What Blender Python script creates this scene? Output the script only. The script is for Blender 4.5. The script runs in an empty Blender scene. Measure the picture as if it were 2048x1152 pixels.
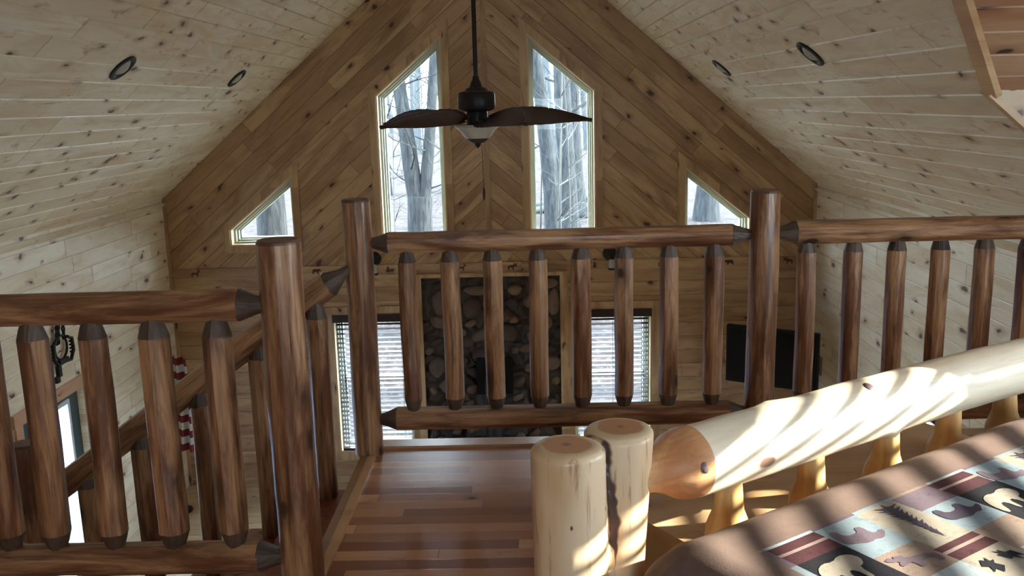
import bpy, bmesh, math, random
from mathutils import Vector, Matrix, noise as mnoise
PI = math.pi
random.seed(7)
COL = bpy.context.scene.collection
SC = bpy.context.scene
V = Vector

# ------------------------------------------------------------------ camera, world, sun, exposure
RX, W, SL, AP = -0.412, 3.496, 0.868, 2.10      # ridge x, half width, roof slope, ridge height
XL, XR, YF, YB = RX - W, RX + W, 10.0, -1.4
ZF, ZM = -1.6, -4.2                              # loft floor, main floor
def roof_z(x): return AP - SL * abs(x - RX)

cam_d = bpy.data.cameras.new('camera'); cam = bpy.data.objects.new('camera', cam_d); COL.objects.link(cam)
cam_d.sensor_width = 36.0; cam_d.lens = 36.0 * 1872.7 / 2048.0; cam_d.clip_start = 0.02; cam_d.clip_end = 500
yaw, pit, rol = math.radians(1.032), math.radians(11.248), math.radians(-1.461)
fw = V((-math.sin(yaw) * math.cos(pit), math.cos(yaw) * math.cos(pit), -math.sin(pit)))
rr = V((math.cos(yaw), math.sin(yaw), 0)); uu = rr.cross(fw)
r2 = rr * math.cos(rol) + uu * math.sin(rol); u2 = -rr * math.sin(rol) + uu * math.cos(rol)
cam.matrix_world = Matrix(((r2.x, u2.x, -fw.x, 0), (r2.y, u2.y, -fw.y, 0), (r2.z, u2.z, -fw.z, 0), (0, 0, 0, 1)))
SC.camera = cam

world = bpy.data.worlds.new('world'); SC.world = world; world.use_nodes = True
wn = world.node_tree.nodes; wn.clear()
wo = wn.new('ShaderNodeOutputWorld'); wb = wn.new('ShaderNodeBackground')
wb.inputs['Color'].default_value = (0.72, 0.85, 1.0, 1); wb.inputs['Strength'].default_value = 24.0
world.node_tree.links.new(wb.outputs[0], wo.inputs[0])

sun_d = bpy.data.lights.new('sun', 'SUN'); sun = bpy.data.objects.new('sun', sun_d); COL.objects.link(sun)
sun_d.energy = 30.0; sun_d.angle = math.radians(0.55); sun_d.color = (1.0, 0.94, 0.82)
sun_from = V((1.0, 0.04, 0.38)).normalized()
sun.rotation_euler = sun_from.to_track_quat('Z', 'Y').to_euler()
sun.location = (12, 0, 8)

def portal(name, loc, size, aim):
    d = bpy.data.lights.new(name, 'AREA'); o = bpy.data.objects.new(name, d); COL.objects.link(o)
    d.shape = 'RECTANGLE'; d.size, d.size_y = size; d.cycles.is_portal = True
    o.location = loc; o.rotation_euler = (-V(aim)).to_track_quat('Z', 'Y').to_euler()
    return o
portal('window_portal', (RX - 0.8, 10.33, -0.38), (0.75, 2.2), (0, -1, 0))
portal('window_portal', (RX + 0.8, 10.33, -0.38), (0.75, 2.2), (0, -1, 0))
portal('window_portal', (RX - 1.31, 10.33, -3.04), (0.9, 1.65), (0, -1, 0))
portal('window_portal', (RX + 1.31, 10.33, -3.04), (0.9, 1.65), (0, -1, 0))
portal('window_portal', (XR + 0.2, 1.98, -0.33), (1.35, 1.05), (-1, 0, 0))
portal('window_portal', (.45, YB - 0.2, -0.3), (.85, .75), (0, 1, 0))  # portal of the added back window
portal('window_portal', (XL - 0.2, 7.27, -3.1), (0.6, 1.5), (1, 0, 0))

vs = SC.view_settings
vs.view_transform = 'Standard'; vs.look = 'None'; vs.gamma = 1.0; vs.use_curve_mapping = False
vs.exposure = 0.36
try:
    SC.cycles.use_denoising = True
    SC.cycles.max_bounces = 10; SC.cycles.diffuse_bounces = 6; SC.cycles.glossy_bounces = 3
    SC.cycles.transparent_max_bounces = 12; SC.cycles.caustics_reflective = False; SC.cycles.caustics_refractive = False
    SC.cycles.sample_clamp_indirect = 8.0
except Exception:
    pass

# ------------------------------------------------------------------ node helper
class NT:
    def __init__(s, name):
        s.m = bpy.data.materials.new(name); s.m.use_nodes = True
        s.n = s.m.node_tree.nodes; s.l = s.m.node_tree.links; s.n.clear()
        s.out = s.n.new('ShaderNodeOutputMaterial')
    def put(s, inp, v):
        if isinstance(v, bpy.types.NodeSocket): s.l.new(v, inp)
        else:
            try: inp.default_value = v
            except Exception: inp.default_value = (*v, 1.0) if len(v) == 3 else v
    def node(s, t, ins=None, **kw):
        nd = s.n.new(t)
        for k, v in kw.items(): setattr(nd, k, v)
        for k, v in (ins or {}).items(): s.put(nd.inputs[k], v)
        return nd
    def math(s, op, a, b=0.0, c=0.0, clamp=False):
        nd = s.node('ShaderNodeMath', {0: a, 1: b}, operation=op, use_clamp=clamp)
        if op in ('MULTIPLY_ADD', 'SMOOTH_MIN', 'COMPARE'): s.put(nd.inputs[2], c)
        return nd.outputs[0]
    def vmath(s, op, a, b=(0, 0, 0)):
        nd = s.node('ShaderNodeVectorMath', {0: a}, operation=op)
        if op == 'SCALE': s.put(nd.inputs['Scale'], b)
        else: s.put(nd.inputs[1], b)
        return nd.outputs[0]
    def comb(s, x, y, z=0.0): return s.node('ShaderNodeCombineXYZ', {0: x, 1: y, 2: z}).outputs[0]
    def sep(s, v): return s.node('ShaderNodeSeparateXYZ', {0: v}).outputs
    def obj(s): return s.node('ShaderNodeTexCoord').outputs['Object']
    def noise(s, vec, scale=1.0, detail=3.0, rough=0.55, dist=0.0):
        return s.node('ShaderNodeTexNoise', {'Vector': vec, 'Scale': scale, 'Detail': detail, 'Roughness': rough, 'Distortion': dist}).outputs['Fac']
    def ramp(s, f, stops, interp='LINEAR'):
        nd = s.n.new('ShaderNodeValToRGB'); s.put(nd.inputs[0], f); nd.color_ramp.interpolation = interp
        e = nd.color_ramp.elements
        while len(e) < len(stops): e.new(0.5)
        for i, (p, c) in enumerate(stops):
            e[i].position = p; e[i].color = (*c, 1.0) if len(c) == 3 else c
        return nd.outputs[0]
    def mix(s, f, a, b, mode='MIX'):
        nd = s.node('ShaderNodeMix', data_type='RGBA', blend_type=mode)
        s.put(nd.inputs[0], f); s.put(nd.inputs[6], a); s.put(nd.inputs[7], b)
        return nd.outputs[2]
    def smooth(s, x, a, b):      # 0..1 between a and b
        nd = s.node('ShaderNodeMapRange', {0: x, 1: a, 2: b, 3: 0.0, 4: 1.0}, interpolation_type='SMOOTHSTEP')
        return nd.outputs[0]
    def bump(s, h, strength=0.4, dist=0.01):
        return s.node('ShaderNodeBump', {'Height': h, 'Strength': strength, 'Distance': dist}).outputs[0]
    def bsdf(s, col, rough=0.5, normal=None, metal=0.0, spec=0.5, **kw):
        nd = s.node('ShaderNodeBsdfPrincipled', {'Base Color': col, 'Roughness': rough, 'Metallic': metal, 'Specular IOR Level': spec})
        if normal is not None: s.put(nd.inputs['Normal'], normal)
        for k, v in kw.items(): s.put(nd.inputs[k.replace('_', ' ')], v)
        s.l.new(nd.outputs[0], s.out.inputs[0]); return nd

def simple(name, col, rough=0.5, metal=0.0, nscale=0, namt=0.15, spec=0.5):
    t = NT(name)
    c = (*col, 1.0)
    if nscale:
        f = t.noise(t.obj(), nscale, 4)
        c = t.mix(f, tuple(x * (1 - namt) for x in col) + (1,), tuple(min(1, x * (1 + namt)) for x in col) + (1,))
    t.bsdf(c, rough, None, metal, spec); return t.m

def plank_nodes(t, u, v, width, length, tones, knot=1.0, groove=0.006, line=0.35, seed=0.0, streak=1.0, butt=0.0016, damt=1.0):
    """u runs along the boards, v across them (metres)."""
    row = t.math('FLOOR', t.math('DIVIDE', v, width))
    rnd = t.node('ShaderNodeTexWhiteNoise', {'Vector': t.comb(row, seed, 3.7)}, noise_dimensions='3D').outputs['Value']
    uu_ = t.math('ADD', t.math('DIVIDE', u, length), t.math('MULTIPLY', rnd, 7.31))
    brd = t.math('FLOOR', uu_)
    wn_ = t.node('ShaderNodeTexWhiteNoise', {'Vector': t.comb(row, brd, seed)}, noise_dimensions='3D')
    br = wn_.outputs['Value']
    off = t.vmath('SCALE', wn_.outputs['Color'], 31.0)
    fv = t.math('MULTIPLY', t.math('FRACT', t.math('DIVIDE', v, width)), width)
    ev = t.math('MINIMUM', fv, t.math('SUBTRACT', width, fv))
    fu = t.math('MULTIPLY', t.math('FRACT', uu_), length)
    eu = t.math('MINIMUM', fu, t.math('SUBTRACT', length, fu))
    uvv = t.vmath('ADD', t.comb(u, v, 0.0), off)
    # soft colour drift and grain
    drift = t.noise(t.vmath('MULTIPLY', uvv, (1.3, 7.0, 1)), 1.0, 3, 0.6, 0.6)
    grain = t.noise(t.vmath('MULTIPLY', uvv, (4.0, 150.0, 1)), 1.0, 3, 0.6, 0.3)
    base = t.mix(br, tones[0], tones[1])
    base = t.mix(t.math('MULTIPLY', t.smooth(drift, 0.38, 0.72), damt), base, tones[2])
    base = t.mix(t.math('MULTIPLY', t.smooth(grain, 0.45, 0.8), 0.35), base, tones[3])
    # knots: sparse dark ellipses with stain around
    warp = t.node('ShaderNodeTexNoise', {'Vector': t.vmath('MULTIPLY', uvv, (6, 12, 1)), 'Scale': 1.0, 'Detail': 2.0})
    kv = t.vmath('ADD', t.vmath('MULTIPLY', uvv, (3.4, 6.6, 1)), t.vmath('SCALE', warp.outputs['Color'], 0.55))
    vor = t.node('ShaderNodeTexVoronoi', {'Vector': kv, 'Scale': 1.0, 'Randomness': 1.0}, voronoi_dimensions='2D')
    vd, vc = vor.outputs['Distance'], vor.outputs['Color']
    sel = t.sep(vc)[0]
    on = t.math('LESS_THAN', sel, 0.42 * knot)
    kr = t.math('MULTIPLY_ADD', t.sep(vc)[1], 0.09, 0.055)
    kd = t.math('DIVIDE', vd, kr)
    core = t.math('MULTIPLY', t.math('SUBTRACT', 1.0, t.smooth(kd, 0.55, 1.25)), on)
    halo = t.math('MULTIPLY', t.math('SUBTRACT', 1.0, t.smooth(kd, 0.8, 3.4)), on)
    st = t.noise(t.vmath('MULTIPLY', uvv, (2.6, 26.0, 1)), 1.0, 4, 0.7, 1.2)
    stm = t.math('MULTIPLY', t.smooth(st, 0.60, 0.76), t.math('MULTIPLY', t.math('GREATER_THAN', br, 0.45), 0.55 * streak))
    blot = t.smooth(t.noise(t.vmath('MULTIPLY', uvv, (3.2, 8.0, 1)), 1.0, 5, 0.72, 0.8), 0.56, 0.74)
    base = t.mix(t.math('MULTIPLY', blot, 0.33 * streak), base, tones[4])
    c = t.mix(t.math('MULTIPLY', halo, 0.5), base, tones[4])
    c = t.mix(stm, c, tones[4])
    c = t.mix(t.math('MULTIPLY', core, 0.92), c, tones[5])
    gl = t.math('SUBTRACT', 1.0, t.smooth(ev, 0.0, groove * 0.6))
    bl = t.math('SUBTRACT', 1.0, t.smooth(eu, 0.0, butt * 1.6))
    c = t.mix(t.math('MAXIMUM', t.math('MULTIPLY', gl, line), t.math('MULTIPLY', bl, 0.75)), c, tones[5])
    h = t.math('MINIMUM', t.smooth(ev, 0.0, groove), t.smooth(eu, 0.0, butt * 2))
    h = t.math('MULTIPLY_ADD', grain, 0.04, h)
    return c, h

# sealed knotty pine: pale tan boards, brown knots
PINE = [(0.60, 0.45, 0.26, 1), (0.70, 0.56, 0.36, 1), (0.52, 0.35, 0.18, 1), (0.46, 0.29, 0.14, 1), (0.27, 0.12, 0.05, 1), (0.06, 0.022, 0.012, 1)]
def pine_mat(name, kind, width=0.14, length=1.9, tones=PINE, knot=1.0, line=0.5, bump=0.6, rough=0.42, seed=0.0, groove=0.006, streak=1.0, butt=.0016, damt=1.0):
    t = NT(name); x, y, z = t.sep(t.obj())
    if kind == 'side':   u, v = y, z
    elif kind == 'roof': u, v = y, t.math('MULTIPLY', t.math('ABSOLUTE', t.math('SUBTRACT', x, RX)), math.sqrt(1 + SL * SL))
    elif kind == 'dormer': u, v = x, t.math('MULTIPLY', t.math('ABSOLUTE', t.math('SUBTRACT', y, 2.0)), math.sqrt(1 + .642 ** 2))
    elif kind == 'floor': u, v = x, y
    elif kind == 'across': u, v = x, z
    elif kind == 'up': u, v = z, t.math('ADD', x, y)
    elif kind == 'gable':
        k = 1 / math.sqrt(1 + SL * SL)
        dx = t.math('SUBTRACT', x, RX); ax = t.math('ABSOLUTE', dx)
        u1 = t.math('MULTIPLY', t.math('SUBTRACT', ax, t.math('MULTIPLY', z, SL)), k)
        v1 = t.math('MULTIPLY', t.math('ADD', t.math('SUBTRACT', z, AP), t.math('MULTIPLY', ax, SL)), k)
        u1 = t.math('ADD', u1, t.math('MULTIPLY', t.math('GREATER_THAN', dx, 0.0), 40.0))
        low = t.math('LESS_THAN', z, -1.70)
        u = t.math('ADD', t.math('MULTIPLY', low, x), t.math('MULTIPLY', t.math('SUBTRACT', 1.0, low), u1))
        v = t.math('ADD', t.math('MULTIPLY', low, t.math('ADD', z, 51.70 + 0.0)), t.math('MULTIPLY', t.math('SUBTRACT', 1.0, low), v1))
    c, h = plank_nodes(t, u, v, width, length, tones, knot=knot, line=line, seed=seed, groove=groove, streak=streak, butt=butt, damt=damt)
    t.bsdf(c, rough, t.bump(h, bump, 0.004)); return t.m

M = {}
AMBER_SHADE = [(0.38, 0.23, 0.115, 1), (0.55, 0.37, 0.20, 1), (0.28, 0.15, 0.068, 1), (0.22, 0.11, 0.048, 1), (0.17, 0.065, 0.028, 1), (0.04, 0.014, 0.008, 1)]  # same pine, darkened: the far wall's backlit shade is in these tones
PALE_LIT = [(0.77, 0.70, 0.56, 1), (0.86, 0.82, 0.71, 1), (0.68, 0.56, 0.40, 1), (0.60, 0.48, 0.32, 1), (0.30, 0.16, 0.09, 1), (0.06, 0.025, 0.015, 1)]  # same pine, lightened: daylight on side walls and ceiling is in these tones
M['gable'] = pine_mat('pine_gable', 'gable', 0.155, 2.1, line=0.85, knot=0.5, tones=AMBER_SHADE, streak=1.5)
M['side'] = pine_mat('pine_side', 'side', 0.15, 1.35, line=0.45, seed=2.0, knot=0.7, tones=PALE_LIT, butt=.0035)
M['roof'] = pine_mat('pine_roof', 'roof', 0.1542, 1.7, line=0.30, seed=5.0, knot=0.75, streak=2.2, tones=PALE_LIT, butt=.0035)
M['dorm'] = pine_mat('pine_dormer', 'dormer', 0.154, 1.9, line=0.3, seed=9.0,
                     tones=[(0.50, 0.31, 0.19, 1), (0.58, 0.38, 0.24, 1), (0.42, 0.22, 0.12, 1), (0.36, 0.19, 0.10, 1), (0.18, 0.07, 0.04, 1), (0.04, 0.015, 0.01, 1)])
M['cheek'] = pine_mat('pine_cheek', 'across', 0.154, 2.2, line=0.3, seed=3.0, knot=0.4)
M['loft_floor'] = pine_mat('hickory_floor', 'floor', 0.072, 1.15, knot=0.12, line=0.25, bump=0.12, rough=0.28, damt=.35, seed=4.0, groove=0.002, streak=1.3,
                           tones=[(0.20, 0.065, 0.028, 1), (0.80, 0.46, 0.26, 1), (0.36, 0.15, 0.07, 1), (0.36, 0.15, 0.07, 1), (0.08, 0.025, 0.012, 1), (0.04, 0.012, 0.008, 1)])
M['main_floor'] = pine_mat('main_floor_boards', 'floor', 0.13, 2.2, knot=0.6, rough=0.3, seed=6.0)
M['pale'] = pine_mat('pale_pine_trim', 'side', 3.0, 9.0, line=0.0, knot=0.5, bump=0.1,
                     tones=[(0.62, 0.42, 0.24, 1), (0.68, 0.48, 0.28, 1), (0.52, 0.31, 0.16, 1), (0.44, 0.24, 0.11, 1), (0.30, 0.13, 0.06, 1), (0.08, 0.03, 0.02, 1)])
M['trim_x'] = pine_mat('pine_trim_level', 'across', 3.0, 2.6, line=0.0, knot=0.5, bump=0.1, tones=AMBER_SHADE)
M['trim_z'] = pine_mat('pine_trim_upright', 'up', 5.0, 3.0, line=0.0, knot=0.4, bump=0.1, tones=AMBER_SHADE)
M['redtrim'] = pine_mat('reddish_pine_trim', 'side', 3.0, 9.0, line=0.0, knot=0.6, bump=0.1,
                        tones=[(0.55, 0.33, 0.22, 1), (0.6, 0.38, 0.26, 1), (0.48, 0.26, 0.17, 1), (0.4, 0.2, 0.12, 1), (0.25, 0.1, 0.06, 1), (0.1, 0.03, 0.02, 1)])

def log_mat(name, cols, knotcol, rough=0.45, ringf=26.0, dark=0.5, bump=0.35):
    """cols: light, mid, dark.  Local z runs along the log."""
    t = NT(name); o = t.obj()
    ri = t.node('ShaderNodeObjectInfo').outputs['Random']
    p = t.vmath('ADD', o, t.comb(t.math('MULTIPLY', ri, 7.0), t.math('MULTIPLY', ri, 3.0), t.math('MULTIPLY', ri, 17.0)))
    blotch = t.noise(t.vmath('MULTIPLY', p, (13, 13, 1.7)), 1.0, 5, 0.66, 0.5)
    grain = t.noise(t.vmath('MULTIPLY', p, (75, 75, 4.0)), 1.0, 4, 0.65, 0.4)
    w = t.noise(t.vmath('MULTIPLY', p, (8, 8, 0.9)), 1.0, 2, 0.5)
    rings = t.math('SINE', t.math('MULTIPLY', t.math('ADD', w, t.math('MULTIPLY', t.sep(p)[0], 0.5)), ringf * 3.0))
    rl = t.smooth(rings, 0.55, 1.0)
    c = t.mix(t.smooth(blotch, 0.36, 0.62), cols[0], cols[1])
    c = t.mix(t.math('MULTIPLY', t.smooth(grain, 0.48, 0.75), dark), c, cols[2])
    c = t.mix(t.math('MULTIPLY', rl, dark * 0.45), c, cols[2])
    strk = t.noise(t.vmath('MULTIPLY', p, (28, 28, 1.6)), 1.0, 5, 0.7, 0.6)
    c = t.mix(t.math('MULTIPLY', t.smooth(strk, 0.54, 0.70), dark * 1.3), c, cols[2])
    kw = t.node('ShaderNodeTexNoise', {'Vector': t.vmath('MULTIPLY', p, (12, 12, 8)), 'Scale': 1.0, 'Detail': 2.0}).outputs['Color']
    vor = t.node('ShaderNodeTexVoronoi', {'Vector': t.vmath('ADD', t.vmath('MULTIPLY', p, (8.0, 8.0, 4.2)), t.vmath('SCALE', kw, 0.3)), 'Scale': 1.0})
    vd = vor.outputs['Distance']; sel = t.math('LESS_THAN', t.sep(vor.outputs['Color'])[0], 0.62)
    core = t.math('MULTIPLY', t.math('SUBTRACT', 1.0, t.smooth(vd, 0.10, 0.17)), sel)
    halo = t.math('MULTIPLY', t.math('SUBTRACT', 1.0, t.smooth(vd, 0.14, 0.46)), sel)
    c = t.mix(t.math('MULTIPLY', halo, 0.5 * dark * 2), c, cols[2])
    c = t.mix(t.math('MULTIPLY', core, 0.9), c, knotcol)
    h = t.math('MULTIPLY_ADD', grain, 0.5, t.math('MULTIPLY', rings, 0.15))
    t.bsdf(c, rough, t.bump(h, bump, 0.003)); return t.m
M['log'] = log_mat('stained_log', [(0.46, 0.25, 0.125, 1), (0.15, 0.056, 0.024, 1), (0.050, 0.017, 0.009, 1)], (0.028, 0.011, 0.007, 1), rough=0.34)
M['tenon'] = log_mat('dark_tenon', [(0.115, 0.075, 0.052, 1), (0.075, 0.045, 0.03, 1), (0.035, 0.02, 0.014, 1)], (0.02, 0.01, 0.006, 1), rough=0.6, ringf=40, bump=0.9)
M['cut'] = log_mat('dark_cut_end', [(0.16, 0.08, 0.045, 1), (0.11, 0.05, 0.03, 1), (0.05, 0.02, 0.012, 1)], (0.03, 0.012, 0.007, 1), rough=0.5)
M['bedlog'] = log_mat('peeled_pale_log', [(0.80, 0.70, 0.54, 1), (0.76, 0.62, 0.44, 1), (0.52, 0.32, 0.18, 1)], (0.10, 0.04, 0.03, 1), rough=0.36, dark=0.28, bump=0.12, ringf=8.0)
M['spindle'] = log_mat('honey_spindle', [(0.60, 0.40, 0.17, 1), (0.58, 0.30, 0.10, 1), (0.36, 0.15, 0.05, 1)], (0.06, 0.02, 0.012, 1), rough=0.35, dark=0.3, bump=0.15, ringf=8.0)
M['redheart'] = log_mat('red_heartwood', [(0.66, 0.40, 0.20, 1), (0.52, 0.22, 0.09, 1), (0.34, 0.12, 0.05, 1)], (0.12, 0.05, 0.045, 1), rough=0.38, dark=0.3, bump=0.15, ringf=8.0)

M['black'] = simple('black_metal', (0.012, 0.010, 0.010), 0.4, 0.0, spec=.3)
M['iron'] = simple('rusty_iron', (0.014, 0.010, 0.009), 0.6, 0.4, 60, 0.5)
M['blacksoft'] = simple('black_plastic', (0.006, 0.006, 0.007), 0.5, spec=.15)
M['blade'] = log_mat('dark_red_blade', [(0.045, 0.010, 0.008, 1), (0.035, 0.008, 0.007, 1), (0.012, 0.003, 0.003, 1)], (0.02, 0.006, 0.005, 1), rough=0.45)
M['fob'] = simple('red_brown_fob', (0.10, 0.02, 0.012), 0.3)
M['valance'] = simple('dark_cherry_valance', (0.022, 0.005, 0.004), 0.4, 0, 30, 0.4)
M['slat'] = simple('dark_blind_slat', (0.035, 0.035, 0.05), 0.45)
M['whiteslat'] = simple('pale_blind_slat', (0.6, 0.6, 0.6), 0.5)
M['vinyl'] = simple('cream_window_vinyl', (0.44, 0.46, 0.37), 0.4)
M['jamb'] = simple('pale_wood_jamb', (0.62, 0.47, 0.30), 0.45, 0, 12, 0.12)
M['teal'] = simple('teal_door_paint', (0.012, 0.045, 0.055), 0.4)
M['white'] = simple('white_door_frame', (0.55, 0.56, 0.60), 0.45)
M['red'] = simple('red_flag_cloth', (0.16, 0.012, 0.012), 0.85)
M['cream'] = simple('white_flag_cloth', (0.50, 0.46, 0.42), 0.85)
M['navy'] = simple('navy_flag_cloth', (0.015, 0.018, 0.05), 0.85)
M['burn'] = simple('burnt_mark', (0.07, 0.025, 0.012), 0.7)
M['twig'] = simple('pale_dry_twig', (0.45, 0.42, 0.38), 0.8)
M['pot'] = simple('dark_clay_pot', (0.03, 0.02, 0.016), 0.6)
M['plate'] = simple('grey_switch_plate', (0.16, 0.15, 0.14), 0.5)
M['stair'] = log_mat('red_stair_board', [(0.26, 0.08, 0.04, 1), (0.22, 0.07, 0.035, 1), (0.12, 0.035, 0.02, 1)], (0.04, 0.012, 0.01, 1), rough=0.22, dark=0.4, bump=0.08)
M['fascia'] = pine_mat('stained_stair_fascia', 'side', 3.0, 9.0, line=0.0, knot=0.2, bump=0.1, rough=0.35,
                       tones=[(0.30, 0.16, 0.07, 1), (0.34, 0.19, 0.09, 1), (0.22, 0.10, 0.05, 1), (0.2, 0.09, 0.04, 1), (0.1, 0.04, 0.02, 1), (0.04, 0.02, 0.01, 1)])
M['nosing'] = pine_mat('floor_edge_nosing', 'side', 3.0, 9.0, line=0.0, knot=0.1, bump=0.1, rough=0.25,
                       tones=[(0.58, 0.34, 0.18, 1), (0.60, 0.37, 0.20, 1), (0.45, 0.24, 0.12, 1), (0.4, 0.2, 0.1, 1), (0.3, 0.12, 0.06, 1), (0.08, 0.03, 0.02, 1)])

t = NT('window_glass')
g = t.node('ShaderNodeBsdfGlossy', {'Roughness': 0.02, 'Color': (1, 1, 1, 1)}); tr = t.node('ShaderNodeBsdfTransparent', {'Color': (0.96, 0.98, 0.97, 1)})
fr = t.math('MULTIPLY', t.node('ShaderNodeFresnel', {'IOR': 1.45}).outputs[0], .12); mx = t.node('ShaderNodeMixShader', {0: fr, 1: tr.outputs[0], 2: g.outputs[0]})
t.l.new(mx.outputs[0], t.out.inputs[0]); M['glass'] = t.m

t = NT('frosted_bowl_glass')
f = t.noise(t.obj(), 14.0, 4, 0.6, 0.8)
b = t.bsdf(t.mix(f, (0.34, 0.32, 0.28, 1), (0.62, 0.6, 0.54, 1)), 0.3); b.inputs['Transmission Weight'].default_value = 0.25
M['bowl'] = t.m
M['lens'] = simple('grey_lamp_lens', (0.38, 0.38, 0.34), 0.3)

# river-stone chimney breast
t = NT('river_stone'); x, y, z = t.sep(t.obj())
v2 = t.vmath('ADD', t.comb(t.math('MULTIPLY', x, 4.3), t.math('MULTIPLY', z, 5.2), 0.0), t.vmath('SCALE', t.node('ShaderNodeTexNoise', {'Vector': t.obj(), 'Scale': 5.0}).outputs['Color'], 0.5))
vo = t.node('ShaderNodeTexVoronoi', {'Vector': v2, 'Scale': 1.0, 'Randomness': 0.95}, voronoi_dimensions='2D', feature='F1')
ve = t.node('ShaderNodeTexVoronoi', {'Vector': v2, 'Scale': 1.0, 'Randomness': 0.95}, voronoi_dimensions='2D', feature='DISTANCE_TO_EDGE')
c = t.mix(t.sep(vo.outputs['Color'])[0], (0.03, 0.02, 0.017, 1), (0.06, 0.04, 0.03, 1))
c = t.mix(t.math('MULTIPLY', t.noise(t.obj(), 30, 4), .5), c, (0.04, 0.028, 0.022, 1))
t.bsdf(c, 0.7, t.bump(t.smooth(ve.outputs['Distance'], 0.0, 0.3), 1.0, 0.05)); M['mortar'] = t.m
def stone_mat(name, a, b):
    t = NT(name); ri = t.node('ShaderNodeObjectInfo').outputs['Random']
    c = t.mix(ri, a, b); c = t.mix(t.math('MULTIPLY', t.noise(t.obj(), 22, 5, 0.65), 0.6), c, tuple(q * 0.55 for q in a[:3]) + (1,))
    t.bsdf(c, 0.75, t.bump(t.noise(t.obj(), 40, 4), 0.3, 0.004)); return t.m
M['stone'] = stone_mat('field_stone', (0.05, 0.034, 0.03, 1), (0.26, 0.165, 0.105, 1))

# outdoors
t = NT('leaf_litter')
a = t.noise(t.obj(), 3.2, 8, 0.75); b2 = t.noise(t.vmath('MULTIPLY', t.obj(), (14, 14, 14)), 1.0, 4, 0.7); c3 = t.noise(t.obj(), 0.35, 3)
c = t.ramp(a, [(0.3, (0.008, 0.007, 0.0075)), (0.5, (0.022, 0.018, 0.018)), (0.66, (0.055, 0.044, 0.042))])
c = t.mix(t.smooth(b2, 0.5, 0.72), c, (0.075, 0.062, 0.058, 1)); c = t.mix(t.math('MULTIPLY', t.smooth(c3, 0.5, 0.65), 0.5), c, (0.03, 0.03, 0.032, 1))
t.bsdf(c, 0.95, t.bump(a, 1.0, 0.1), spec=0.1); M['litter'] = t.m
t = NT('tree_bark'); o_ = t.obj()
a = t.noise(t.vmath('MULTIPLY', o_, (18, 18, 3.5)), 1.0, 6, 0.7, 0.4)
c = t.mix(t.smooth(a, 0.35, 0.65), (0.012, 0.014, 0.016, 1), (0.028, 0.032, 0.034, 1))
t.bsdf(c, 0.95, t.bump(a, 1.0, 0.03), spec=0.1); M['bark'] = t.m
t = NT('pale_twig_bark'); a = t.noise(t.obj(), 6, 4)
t.bsdf(t.mix(a, (0.02, 0.023, 0.023, 1), (0.06, 0.063, 0.06, 1)), 0.95, spec=0.1); M['palebark'] = t.m

M['hazebark'] = simple('far_haze_bark', (0.043, 0.05, 0.054), 0.95, 0, 3, .3, spec=.1)  # distance haze is painted into this paler trunk colour
# quilt cloths
def cloth(name, a, b, sc=90, dist=0.0015, mott=0.45):
    t = NT(name); f = t.noise(t.obj(), sc, 4, 0.7); g_ = t.noise(t.obj(), 9, 3)
    mot = t.smooth(t.noise(t.vmath('ADD', t.obj(), (3.1, 1.7, 0)), 34, 5, 0.75), 0.5, 0.7)
    cc = t.mix(t.math('MULTIPLY_ADD', f, 0.7, t.math('MULTIPLY', g_, 0.3)), a, b)
    cc = t.mix(t.math('MULTIPLY', mot, mott), cc, tuple(q * 0.45 for q in a[:3]) + (1,))
    t.bsdf(cc, 0.9, t.bump(t.noise(t.obj(), 420, 2), 0.35, dist), spec=0.08)
    return t.m
QM = ['border', 'blue', 'qcream', 'mauve', 'maroon', 'qblack', 'tan', 'stripe', 'bluewhite']
M['border'] = cloth('brown_suede_border', (0.120, 0.080, 0.066, 1), (0.178, 0.122, 0.102, 1), 30, mott=0.12)
M['blue'] = cloth('dusty_blue_cloth', (0.149, 0.186, 0.211, 1), (0.211, 0.254, 0.279, 1))
M['qcream'] = cloth('cream_cloth', (0.223, 0.186, 0.149, 1), (0.298, 0.260, 0.211, 1))
M['mauve'] = cloth('mauve_cloth', (0.093, 0.068, 0.084, 1), (0.143, 0.105, 0.124, 1))
M['maroon'] = cloth('maroon_cloth', (0.037, 0.011, 0.014, 1), (0.081, 0.034, 0.037, 1), 140)
M['qblack'] = cloth('black_cloth', (0.007, 0.007, 0.010, 1), (0.019, 0.017, 0.021, 1))
M['tan'] = cloth('tan_cloth', (0.167, 0.118, 0.093, 1), (0.236, 0.174, 0.143, 1))
M['stripe'] = cloth('pale_stripe_cloth', (0.223, 0.155, 0.136, 1), (0.279, 0.198, 0.180, 1))
M['bluewhite'] = cloth('pale_blue_cloth', (0.260, 0.310, 0.329, 1), (0.347, 0.391, 0.403, 1))
M['darkmauve'] = cloth('dark_mauve_print', (0.040, 0.031, 0.046, 1), (0.062, 0.050, 0.068, 1))

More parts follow.
